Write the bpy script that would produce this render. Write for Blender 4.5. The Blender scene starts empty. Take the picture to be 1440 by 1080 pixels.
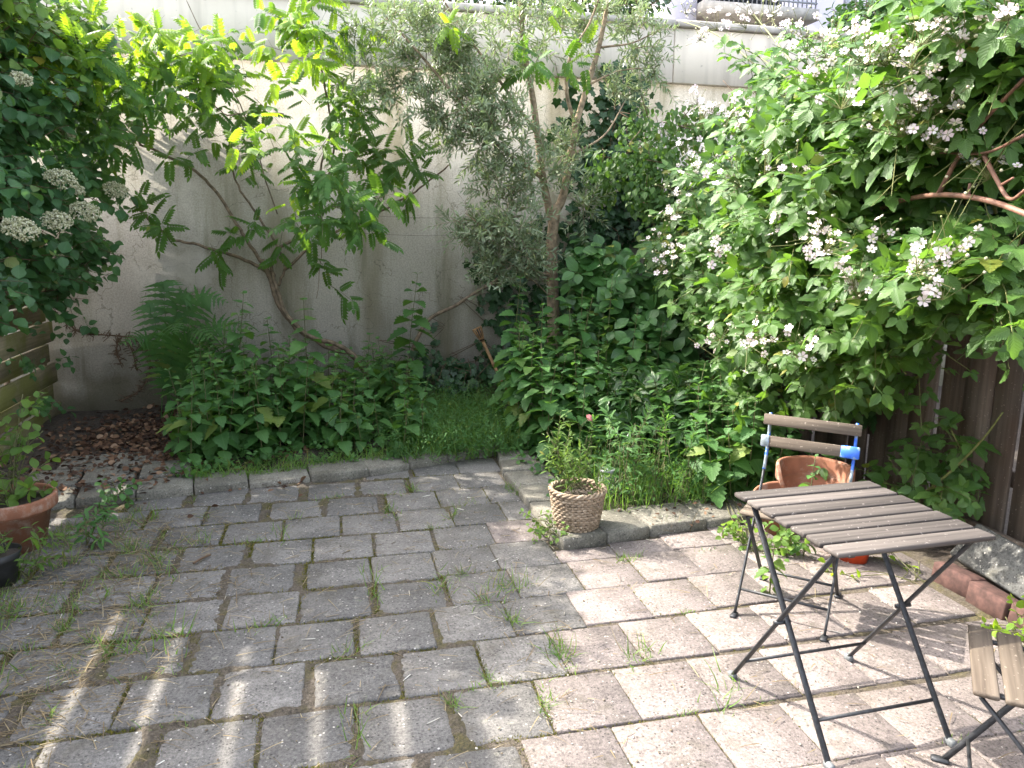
import bpy, math, random
import numpy as np
rng = np.random.default_rng(11)
random.seed(11)
scene = bpy.context.scene
COL = scene.collection
PI = math.pi

# ------------------------------------------------------------------ camera
F_PX, PITCH, ROLL, YAW, H = 1082.0, .1931, .0087, .2304, 1.571
_fw = np.array([math.sin(YAW)*math.cos(PITCH), math.cos(YAW)*math.cos(PITCH), -math.sin(PITCH)])
_r = np.array([math.cos(YAW), -math.sin(YAW), 0.0]); _u = np.cross(_r, _fw)
_r2 = math.cos(ROLL)*_r+math.sin(ROLL)*_u; _u2 = -math.sin(ROLL)*_r+math.cos(ROLL)*_u
EYE = np.array([0, 0, H])
def _ray(u, v): return _fw+(u-720)/F_PX*_r2+(540-v)/F_PX*_u2
def at_y(u, v, Y): d = _ray(u, v); return EYE+d*(Y/d[1])
def at_x(u, v, X): d = _ray(u, v); return EYE+d*(X/d[0])
def at_z(u, v, z=0.): d = _ray(u, v); return EYE+d*((z-H)/d[2])
cam = bpy.data.cameras.new('camera'); co = bpy.data.objects.new('camera', cam); COL.objects.link(co)
from mathutils import Matrix, Vector
M = Matrix.Identity(4)
for i in range(3):
    M[i][0] = _r2[i]; M[i][1] = _u2[i]; M[i][2] = -_fw[i]; M[i][3] = EYE[i]
co.matrix_world = M
cam.sensor_width = 36; cam.lens = F_PX/1440*36; cam.clip_end = 500; cam.clip_start = .02
scene.camera = co

# ------------------------------------------------------------------ light
SUN = np.array([-.84, .64, 1.0]); SUN /= np.linalg.norm(SUN)
w = bpy.data.worlds.new('World'); scene.world = w; w.use_nodes = True
nt = w.node_tree; bg = nt.nodes['Background']; sky = nt.nodes.new('ShaderNodeTexSky')
sky.sky_type = 'NISHITA'; sky.sun_disc = False
sky.sun_elevation = math.asin(SUN[2]); sky.sun_rotation = math.atan2(SUN[0], SUN[1])
sky.air_density = 1.0; sky.dust_density = 4.0; sky.ozone_density = .4
hs = nt.nodes.new('ShaderNodeHueSaturation'); hs.inputs['Saturation'].default_value = .5; nt.links.new(sky.outputs[0], hs.inputs['Color']); nt.links.new(hs.outputs[0], bg.inputs[0]); bg.inputs[1].default_value = .15
sl = bpy.data.lights.new('sun', 'SUN'); sl.energy = 2.15; sl.angle = math.radians(.5); sl.color = (1, .93, .82)
so = bpy.data.objects.new('sun', sl); COL.objects.link(so)
so.rotation_euler = Vector(SUN).to_track_quat('Z', 'Y').to_euler()
scene.view_settings.view_transform = 'Standard'; scene.view_settings.look = 'None'
scene.view_settings.exposure = 2.74; scene.view_settings.gamma = 1
scene.cycles.max_bounces = 8; scene.cycles.transparent_max_bounces = 8

# ------------------------------------------------------------------ materials
def newmat(name):
    m = bpy.data.materials.new(name); m.use_nodes = True
    nt = m.node_tree; return m, nt, nt.nodes['Principled BSDF'], nt.nodes, nt.links
def c4(c): return (c[0], c[1], c[2], 1)
def ramp(N, stops, interp='LINEAR'):
    r = N.new('ShaderNodeValToRGB'); cr = r.color_ramp; cr.interpolation = interp
    while len(cr.elements) < len(stops): cr.elements.new(.5)
    for e, (p, c) in zip(cr.elements, stops): e.position = p; e.color = c4(c) if not isinstance(c, float) else (c, c, c, 1)
    return r
def noise(N, L, coord, scale, detail=3, stretch=None, rough=.55):
    n = N.new('ShaderNodeTexNoise'); n.inputs['Scale'].default_value = scale; n.inputs['Detail'].default_value = detail
    n.inputs['Roughness'].default_value = rough
    if stretch:
        mp = N.new('ShaderNodeMapping'); mp.inputs['Scale'].default_value = stretch
        L.new(coord, mp.inputs[0]); L.new(mp.outputs[0], n.inputs['Vector'])
    else: L.new(coord, n.inputs['Vector'])
    return n.outputs['Fac']
def mix(N, L, a, b, fac, mode='MIX'):
    m = N.new('ShaderNodeMix'); m.data_type = 'RGBA'; m.blend_type = mode
    for s, v in ((m.inputs[0], fac), (m.inputs[6], a), (m.inputs[7], b)):
        if hasattr(v, 'is_output'): L.new(v, s)
        elif isinstance(v, (int, float)): s.default_value = v
        else: s.default_value = c4(v)
    return m.outputs[2]
def bump(N, L, P, h, strength=.3, dist=.01):
    b = N.new('ShaderNodeBump'); b.inputs['Strength'].default_value = strength; b.inputs['Distance'].default_value = dist
    L.new(h, b.inputs['Height']); L.new(b.outputs[0], P.inputs['Normal']); return b
def mathn(N, L, op, a, b=None):
    m = N.new('ShaderNodeMath'); m.operation = op
    for i, v in enumerate((a, b)):
        if v is None: continue
        if hasattr(v, 'is_output'): L.new(v, m.inputs[i])
        else: m.inputs[i].default_value = v
    return m.outputs[0]

def leaf_mat(name, c1, c2, tr, tf=.4, rough=.42, vein=.35, nside=9., spec=.4):
    m, nt, P, N, L = newmat(name)
    geo = N.new('ShaderNodeNewGeometry'); tc = N.new('ShaderNodeTexCoord')
    rp = ramp(N, [(0, c1), (.9, c2), (.975, c2), (1, (min(.4, c2[0]*3), c2[1]*1.35, c2[2]))]); L.new(geo.outputs['Random Per Island'], rp.inputs[0])
    patch = ramp(N, [(.35, .75), (.65, 1.2)]); L.new(noise(N, L, tc.outputs['Object'], 5, 2), patch.inputs[0])
    base = mix(N, L, rp.outputs[0], patch.outputs[0], 1.0, 'MULTIPLY')
    if vein:
        uv = N.new('ShaderNodeUVMap'); sp = N.new('ShaderNodeSeparateXYZ'); L.new(uv.outputs[0], sp.inputs[0])
        du = mathn(N, L, 'ABSOLUTE', mathn(N, L, 'SUBTRACT', sp.outputs[0], .5))
        mid = mathn(N, L, 'LESS_THAN', du, .035)
        ph = mathn(N, L, 'SUBTRACT', mathn(N, L, 'MULTIPLY', sp.outputs[1], nside), mathn(N, L, 'MULTIPLY', du, nside*.55))
        sv = mathn(N, L, 'LESS_THAN', mathn(N, L, 'FRACT', ph), .13)
        allv = mathn(N, L, 'MAXIMUM', mid, mathn(N, L, 'MULTIPLY', sv, .6))
        vc = tuple(min(1, x*1.5+.03) for x in c2)
        base = mix(N, L, base, vc, mathn(N, L, 'MULTIPLY', allv, vein))
        fr = mathn(N, L, 'FRACT', ph)
        bump(N, L, P, mathn(N, L, 'PINGPONG', fr, .5), .5, .004)
    L.new(base, P.inputs['Base Color']); P.inputs['Roughness'].default_value = rough
    P.inputs['Specular IOR Level'].default_value = spec
    t = N.new('ShaderNodeBsdfTranslucent')
    tcol = mix(N, L, tr, patch.outputs[0], .6, 'MULTIPLY'); L.new(tcol, t.inputs[0])
    ms = N.new('ShaderNodeMixShader'); ms.inputs[0].default_value = tf
    L.new(P.outputs[0], ms.inputs[1]); L.new(t.outputs[0], ms.inputs[2])
    L.new(ms.outputs[0], N['Material Output'].inputs[0])
    return m

def wood_mat(name, dark, light, axis=0, rough=.8, algae=None, alg_amt=.5, scale=1., island=True):
    m, nt, P, N, L = newmat(name)
    tc = N.new('ShaderNodeTexCoord'); co_ = tc.outputs['Object']
    st = [40*scale]*3; st[axis] = 1.6*scale
    st2 = [9*scale]*3; st2[axis] = .7*scale
    geo = N.new('ShaderNodeNewGeometry')
    va = N.new('ShaderNodeVectorMath'); va.operation = 'ADD'
    cb = N.new('ShaderNodeCombineXYZ'); isl = mathn(N, L, 'MULTIPLY', geo.outputs['Random Per Island'], 37.)
    for i in range(3): L.new(isl, cb.inputs[i])
    L.new(co_, va.inputs[0]); L.new(cb.outputs[0], va.inputs[1])
    g1 = noise(N, L, va.outputs[0], 1, 4, st); g2 = noise(N, L, va.outputs[0], 1, 4, st2)
    f = mathn(N, L, 'ADD', mathn(N, L, 'MULTIPLY', g1, .55), mathn(N, L, 'MULTIPLY', g2, .45))
    rp = ramp(N, [(.36, dark), (.64, light)]); L.new(f, rp.inputs[0]); col = rp.outputs[0]
    v = ramp(N, [(0, .7), (1, 1.2)]); L.new(geo.outputs['Random Per Island'], v.inputs[0])
    col = mix(N, L, col, v.outputs[0], 1., 'MULTIPLY')
    # pale lichen flecks
    fl = ramp(N, [(.66, 0.), (.72, 1.)]); L.new(noise(N, L, co_, 70, 2), fl.inputs[0])
    col = mix(N, L, col, tuple(min(1, x*1.8+.06) for x in light), mathn(N, L, 'MULTIPLY', fl.outputs[0], .6))
    if algae:
        a = ramp(N, [(.42, 0.), (.62, 1.)]); L.new(noise(N, L, co_, 3.2, 4), a.inputs[0])
        col = mix(N, L, col, algae, mathn(N, L, 'MULTIPLY', a.outputs[0], alg_amt))
    L.new(col, P.inputs['Base Color']); P.inputs['Roughness'].default_value = rough
    P.inputs['Specular IOR Level'].default_value = .25
    bump(N, L, P, f, .5, .004)
    return m

def simple_mat(name, c, rough=.6, metal=0, var=.25, nscale=30, bs=.15, c2=None, spec=.4):
    m, nt, P, N, L = newmat(name)
    tc = N.new('ShaderNodeTexCoord'); n = noise(N, L, tc.outputs['Object'], nscale, 5)
    c2 = c2 or tuple(x*(1+var) for x in c)
    rp = ramp(N, [(.35, tuple(x*(1-var) for x in c)), (.65, c2)]); L.new(n, rp.inputs[0])
    L.new(rp.outputs[0], P.inputs['Base Color']); P.inputs['Roughness'].default_value = rough; P.inputs['Metallic'].default_value = metal
    P.inputs['Specular IOR Level'].default_value = spec
    bump(N, L, P, n, bs, .003); return m

def island_mat(name, stops, rough=.8, tf=0., tr=(.3, .3, .2)):
    m, nt, P, N, L = newmat(name)
    geo = N.new('ShaderNodeNewGeometry'); rp = ramp(N, stops); L.new(geo.outputs['Random Per Island'], rp.inputs[0])
    L.new(rp.outputs[0], P.inputs['Base Color']); P.inputs['Roughness'].default_value = rough; P.inputs['Specular IOR Level'].default_value = .2
    if tf:
        t = N.new('ShaderNodeBsdfTranslucent'); t.inputs[0].default_value = c4(tr)
        ms = N.new('ShaderNodeMixShader'); ms.inputs[0].default_value = tf
        L.new(P.outputs[0], ms.inputs[1]); L.new(t.outputs[0], ms.inputs[2]); L.new(ms.outputs[0], N['Material Output'].inputs[0])
    return m

def paver_mat(name, c_dark, c_light):
    m, nt, P, N, L = newmat(name)
    tc = N.new('ShaderNodeTexCoord'); geo = N.new('ShaderNodeNewGeometry'); o = tc.outputs['Object']
    rp = ramp(N, [(0, c_dark), (1, c_light)]); L.new(geo.outputs['Random Per Island'], rp.inputs[0]); col = rp.outputs[0]
    big = ramp(N, [(.3, .72), (.7, 1.22)]); L.new(noise(N, L, o, 5, 5, rough=.65), big.inputs[0])
    col = mix(N, L, col, big.outputs[0], 1., 'MULTIPLY')
    gr = ramp(N, [(.35, .42), (.65, 1.6)]); L.new(noise(N, L, o, 90, 5, rough=.85), gr.inputs[0])
    col = mix(N, L, col, gr.outputs[0], .9, 'MULTIPLY')
    sc_ = ramp(N, [(.52, 0.), (.7, 1.)]); L.new(noise(N, L, o, 2.3, 6, rough=.75), sc_.inputs[0])
    col = mix(N, L, col, tuple(x*1.35 for x in c_light), mathn(N, L, 'MULTIPLY', sc_.outputs[0], .55))
    li = ramp(N, [(.66, 0.), (.69, 1.)]); L.new(noise(N, L, o, 24, 3), li.inputs[0])
    col = mix(N, L, col, (.27, .26, .21), mathn(N, L, 'MULTIPLY', li.outputs[0], .4))
    # exposed aggregate: pale stones and dark pits
    v = N.new('ShaderNodeTexVoronoi'); v.inputs['Scale'].default_value = 95; L.new(o, v.inputs['Vector'])
    vs = N.new('ShaderNodeSeparateColor'); L.new(v.outputs['Color'], vs.inputs[0])
    near = mathn(N, L, 'LESS_THAN', v.outputs['Distance'], .36)
    pale = mathn(N, L, 'MULTIPLY', near, mathn(N, L, 'GREATER_THAN', vs.outputs[0], .935))
    pit = mathn(N, L, 'MULTIPLY', near, mathn(N, L, 'LESS_THAN', vs.outputs[0], .13))
    col = mix(N, L, col, (.46, .43, .39), mathn(N, L, 'MULTIPLY', pale, mathn(N, L, 'MULTIPLY', vs.outputs[1], .95)))
    col = mix(N, L, col, (.035, .033, .03), mathn(N, L, 'MULTIPLY', pit, .75))
    mo = ramp(N, [(.54, 0.), (.72, 1.)]); L.new(noise(N, L, o, 6.5, 6, rough=.7), mo.inputs[0])
    col = mix(N, L, col, (.07, .062, .042), mathn(N, L, 'MULTIPLY', mo.outputs[0], .6))
    L.new(col, P.inputs['Base Color']); P.inputs['Roughness'].default_value = .85; P.inputs['Specular IOR Level'].default_value = .3
    h = mathn(N, L, 'SUBTRACT', mathn(N, L, 'ADD', noise(N, L, o, 220, 2), mathn(N, L, 'MULTIPLY', noise(N, L, o, 30, 4), .8)), pit)
    bump(N, L, P, h, .7, .004)
    return m

MAT = {}
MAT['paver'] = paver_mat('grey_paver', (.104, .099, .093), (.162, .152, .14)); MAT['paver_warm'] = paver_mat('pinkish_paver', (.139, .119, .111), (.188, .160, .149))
MAT['kerb'] = paver_mat('kerb_concrete', (.13, .122, .10), (.18, .168, .14))
def _soil():
    m, nt, P, N, L = newmat('soil'); tc = N.new('ShaderNodeTexCoord'); o = tc.outputs['Object']
    rp = ramp(N, [(.3, (.018, .013, .01)), (.55, (.05, .037, .027)), (.75, (.085, .066, .048))]); L.new(noise(N, L, o, 28, 6, rough=.7), rp.inputs[0])
    L.new(rp.outputs[0], P.inputs['Base Color']); P.inputs['Roughness'].default_value = .95
    bump(N, L, P, noise(N, L, o, 60, 5), 1., .02); return m
MAT['soil'] = _soil()
def _joint():
    m, nt, P, N, L = newmat('joint_sand'); tc = N.new('ShaderNodeTexCoord'); o = tc.outputs['Object']
    rp = ramp(N, [(.3, (.03, .024, .017)), (.5, (.075, .06, .043)), (.7, (.15, .125, .095))]); L.new(noise(N, L, o, 90, 5, rough=.7), rp.inputs[0])
    g = ramp(N, [(.48, 0.), (.6, 1.)]); L.new(noise(N, L, o, 7, 5, rough=.7), g.inputs[0])
    gc = ramp(N, [(.3, (.035, .033, .014)), (.7, (.11, .09, .035))]); L.new(noise(N, L, o, 120, 3), gc.inputs[0])
    L.new(mix(N, L, rp.outputs[0], gc.outputs[0], g.outputs[0]), P.inputs['Base Color']); P.inputs['Roughness'].default_value = .95
    bump(N, L, P, noise(N, L, o, 150, 4), .9, .01); return m
MAT['joint'] = _joint()
def _stucco():
    m, nt, P, N, L = newmat('stucco'); tc = N.new('ShaderNodeTexCoord'); o = tc.outputs['Object']
    rp = ramp(N, [(.25, (.44, .405, .345)), (.75, (.58, .54, .465))]); L.new(noise(N, L, o, 1.6, 6, rough=.65), rp.inputs[0]); col = rp.outputs[0]
    g = ramp(N, [(.33, .62), (.67, 1.22)]); L.new(noise(N, L, o, 75, 4, rough=.75), g.inputs[0]); col = mix(N, L, col, g.outputs[0], .8, 'MULTIPLY')
    st = ramp(N, [(.47, 0.), (.7, 1.)]); L.new(noise(N, L, o, 1, 5, (2.6, 1, .35)), st.inputs[0])
    col = mix(N, L, col, (.22, .195, .12), mathn(N, L, 'MULTIPLY', st.outputs[0], .8))
    s2 = ramp(N, [(.55, 0.), (.68, 1.)]); L.new(noise(N, L, o, 1, 6, (5.5, 1, .6), .7), s2.inputs[0])
    col = mix(N, L, col, (.17, .165, .10), mathn(N, L, 'MULTIPLY', s2.outputs[0], .45))
    cr = N.new('ShaderNodeTexVoronoi'); cr.feature = 'DISTANCE_TO_EDGE'; cr.inputs['Scale'].default_value = .75
    wv_ = N.new('ShaderNodeVectorMath'); wv_.operation = 'ADD'; nz_ = N.new('ShaderNodeTexNoise'); nz_.inputs['Scale'].default_value = 3.; nz_.inputs['Detail'].default_value = 5; L.new(o, nz_.inputs['Vector']); L.new(o, wv_.inputs[0]); L.new(nz_.outputs['Color'], wv_.inputs[1]); L.new(wv_.outputs[0], cr.inputs['Vector'])
    col = mix(N, L, col, (.16, .145, .11), mathn(N, L, 'MULTIPLY', mathn(N, L, 'LESS_THAN', cr.outputs['Distance'], .0035), .55))
    # rising damp along the foot of the wall, patchy
    sp = N.new('ShaderNodeSeparateXYZ'); L.new(o, sp.inputs[0])
    hh = mathn(N, L, 'ADD', sp.outputs[2], mathn(N, L, 'MULTIPLY', noise(N, L, o, 3, 5), -.9))
    d = ramp(N, [(0., 1.), (.28, 0.)]); L.new(mathn(N, L, 'ADD', hh, .32), d.inputs[0])
    col = mix(N, L, col, (.15, .14, .085), mathn(N, L, 'MULTIPLY', d.outputs[0], .7))
    pl = ramp(N, [(.58, 0.), (.63, 1.)]); L.new(noise(N, L, o, 1.1, 6, rough=.7), pl.inputs[0])
    col = mix(N, L, col, (.60, .565, .50), mathn(N, L, 'MULTIPLY', pl.outputs[0], .45))
    L.new(col, P.inputs['Base Color']); P.inputs['Roughness'].default_value = .95; P.inputs['Specular IOR Level'].default_value = .1
    bump(N, L, P, mathn(N, L, 'ADD', noise(N, L, o, 160, 3), noise(N, L, o, 25, 3)), .6, .006); return m
MAT['stucco'] = _stucco()
def _conc():
    m, nt, P, N, L = newmat('beam_concrete'); tc = N.new('ShaderNodeTexCoord'); o = tc.outputs['Object']
    geo = N.new('ShaderNodeNewGeometry')
    rp = ramp(N, [(.3, (.60, .54, .45)), (.7, (.76, .69, .59))]); L.new(noise(N, L, o, 1.3, 6, rough=.6), rp.inputs[0]); col = rp.outputs[0]
    iv = ramp(N, [(0, .88), (1, 1.06)]); L.new(geo.outputs['Random Per Island'], iv.inputs[0]); col = mix(N, L, col, iv.outputs[0], 1., 'MULTIPLY')
    st = ramp(N, [(.5, 0.), (.72, 1.)]); L.new(noise(N, L, o, 1, 5, (7, 1, .5)), st.inputs[0])
    col = mix(N, L, col, (.3, .27, .22), mathn(N, L, 'MULTIPLY', st.outputs[0], .45))
    pt = ramp(N, [(.70, 0.), (.74, 1.)]); L.new(noise(N, L, o, 16, 2), pt.inputs[0])
    col = mix(N, L, col, (.2, .18, .16), mathn(N, L, 'MULTIPLY', pt.outputs[0], .4))
    L.new(col, P.inputs['Base Color']); P.inputs['Roughness'].default_value = .85
    bump(N, L, P, noise(N, L, o, 60, 4), .25, .004); return m
MAT['beam'] = _conc()
MAT['coping'] = simple_mat('coping_concrete', (.42, .39, .35), .9, var=.2, nscale=12)
MAT['fence_green'] = wood_mat('algae_fence_wood', (.17, .14, .09), (.36, .30, .20), axis=1, algae=(.16, .17, .03), alg_amt=.75)
MAT['fence_dark'] = wood_mat('dark_fence_wood', (.07, .053, .041), (.185, .146, .115), axis=2, algae=(.09, .05, .03), alg_amt=.4)
MAT['screen'] = wood_mat('screen_wood', (.12, .09, .06), (.25, .2, .15), axis=1)
MAT['table_wood'] = wood_mat('weathered_table_wood', (.036, .031, .028), (.12, .104, .094), axis=0, scale=1.3)
MAT['chair_wood'] = wood_mat('weathered_chair_wood', (.058, .044, .033), (.16, .13, .10), axis=0, scale=1.3)
MAT['steel'] = simple_mat('dark_painted_steel', (.032, .034, .038), .5, .3, .35, 60, .2, spec=.5)
MAT['cap'] = simple_mat('grey_plastic_cap', (.13, .14, .145), .6)
def _bluesteel():
    m, nt, P, N, L = newmat('flaking_blue_paint'); tc = N.new('ShaderNodeTexCoord'); o = tc.outputs['Object']
    r = ramp(N, [(.44, (.03, .12, .55)), (.5, (.05, .17, .6)), (.53, (.28, .34, .38)), (.62, (.16, .19, .2))]); L.new(noise(N, L, o, 17, 4), r.inputs[0])
    L.new(r.outputs[0], P.inputs['Base Color']); P.inputs['Roughness'].default_value = .45; return m
MAT['blue'] = _bluesteel()
def _terra():
    m, nt, P, N, L = newmat('terracotta'); tc = N.new('ShaderNodeTexCoord'); o = tc.outputs['Object']
    r = ramp(N, [(.3, (.19, .075, .04)), (.7, (.31, .13, .07))]); L.new(noise(N, L, o, 9, 5), r.inputs[0])
    w_ = ramp(N, [(.5, 0.), (.7, 1.)]); L.new(noise(N, L, o, 14, 5, rough=.7), w_.inputs[0])
    L.new(mix(N, L, r.outputs[0], (.40, .34, .28), mathn(N, L, 'MULTIPLY', w_.outputs[0], .6)), P.inputs['Base Color'])
    P.inputs['Roughness'].default_value = .8; bump(N, L, P, noise(N, L, o, 80, 3), .2, .002); return m
MAT['terra'] = _terra()
MAT['black_plastic'] = simple_mat('black_plastic', (.02, .02, .02), .5)
MAT['wicker'] = wood_mat('wicker', (.17, .12, .075), (.42, .33, .24), axis=2, scale=1.)
MAT['brick'] = simple_mat('red_brick', (.07, .036, .03), .9, var=.4, nscale=22, bs=.5)
MAT['grey_stone'] = paver_mat('grey_block', (.075, .075, .072), (.10, .10, .095))
MAT['bamboo'] = simple_mat('bamboo', (.30, .17, .075), .5, var=.35, nscale=14)
MAT['bark'] = simple_mat('olive_bark', (.24, .18, .12), .9, var=.45, nscale=22, bs=.7)
MAT['vine_bark'] = simple_mat('vine_bark', (.17, .125, .085), .85, var=.4, nscale=30, bs=.5)
MAT['twig'] = simple_mat('green_twig', (.10, .10, .04), .7)
MAT['brown_twig'] = simple_mat('brown_twig', (.12, .075, .045), .8)
MAT['red_cane'] = simple_mat('reddish_cane', (.15, .075, .05), .6, var=.35)
MAT['green_cane'] = simple_mat('green_cane', (.13, .14, .045), .6, var=.35)
MAT['red_plastic'] = simple_mat('orange_red_plastic', (.6, .07, .02), .4, var=.08)
MAT['facade'] = simple_mat('lavender_facade', (.50, .49, .58), .8, var=.04, nscale=2, bs=.05)
MAT['facade_dark'] = simple_mat('balcony_underside', (.12, .11, .12), .8, var=.1)
MAT['rail'] = simple_mat('railing_metal', (.30, .31, .34), .5, .4)
m, _, P, _, _ = newmat('window_glass'); P.inputs['Base Color'].default_value = (.03, .035, .045, 1); P.inputs['Roughness'].default_value = .06; MAT['glass_dark'] = m
m, _, P, _, _ = newmat('jar_glass'); P.inputs['Base Color'].default_value = (.8, .83, .82, 1); P.inputs['Roughness'].default_value = .12; P.inputs['Transmission Weight'].default_value = .85; MAT['jar'] = m
# leaves
MAT['L_nettle'] = leaf_mat('nettle_leaf', (.045, .125, .034), (.08, .185, .045), (.17, .36, .05), .35, .55, .3)
MAT['L_bramble'] = leaf_mat('bramble_leaf', (.04, .10, .022), (.085, .165, .035), (.17, .34, .03), .36, .42, .35)
MAT['L_wist'] = leaf_mat('wisteria_leaf', (.035, .105, .02), (.065, .16, .025), (.20, .38, .03), .42, .45, .2)
MAT['L_wisty'] = leaf_mat('young_wisteria_leaf', (.10, .21, .02), (.17, .29, .03), (.42, .64, .03), .5, .45, .15)
MAT['L_hyd'] = leaf_mat('hydrangea_leaf', (.036, .105, .038), (.062, .15, .048), (.14, .30, .05), .32, .45, .3)
MAT['L_olive'] = leaf_mat('olive_leaf', (.14, .19, .10), (.25, .30, .19), (.26, .36, .12), .3, .4, 0)
MAT['L_ivy'] = leaf_mat('ivy_leaf', (.018, .055, .02), (.038, .09, .03), (.05, .12, .02), .2, .35, .3, 4)
MAT['L_fern'] = leaf_mat('fern_leaf', (.04, .115, .03), (.07, .155, .04), (.15, .34, .05), .35, .55, 0)
MAT['L_round'] = leaf_mat('round_shrub_leaf', (.04, .115, .03), (.07, .16, .04), (.11, .25, .03), .3, .32, .3, 7)
MAT['L_peony'] = leaf_mat('peony_leaf', (.03, .085, .02), (.055, .12, .03), (.12, .26, .03), .3, .28, .3, 5, .6)
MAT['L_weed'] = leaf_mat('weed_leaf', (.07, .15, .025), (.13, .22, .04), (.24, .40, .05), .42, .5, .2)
MAT['L_grass'] = leaf_mat('grass_blade', (.06, .15, .025), (.16, .25, .06), (.24, .42, .06), .4, .5, 0)
MAT['L_dry'] = island_mat('dry_grass', [(0, (.08, .055, .03)), (.5, (.2, .15, .085)), (1, (.34, .28, .17))], .8, .25, (.4, .32, .18))
MAT['L_dead'] = island_mat('dead_leaf', [(0, (.035, .02, .014)), (.5, (.085, .045, .027)), (.85, (.15, .085, .05)), (1, (.26, .17, .11))], .85)
MAT['moss'] = island_mat('moss', [(0, (.045, .05, .012)), (.6, (.11, .11, .02)), (1, (.2, .17, .035))], .9, .2, (.25, .25, .04))
MAT['petal'] = island_mat('bramble_petal', [(0, (.74, .58, .62)), (.5, (.80, .70, .71)), (1, (.84, .80, .79))], .6, .3, (.8, .7, .7))
MAT['cream'] = island_mat('hydrangea_floret', [(0, (.26, .27, .13)), (.6, (.48, .47, .30)), (1, (.6, .58, .44))], .7, .15, (.6, .6, .4))
MAT['bud'] = island_mat('flower_bud', [(0, (.25, .30, .12)), (1, (.50, .46, .34))], .7)
MAT['pink'] = island_mat('pink_bud', [(0, (.75, .22, .22)), (1, (.8, .35, .33))], .6, .1, (.8, .3, .3))
MAT['debris'] = island_mat('pale_debris', [(0, (.10, .075, .05)), (.5, (.28, .24, .18)), (.9, (.5, .47, .4)), (1, (.7, .67, .6))], .8)

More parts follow.
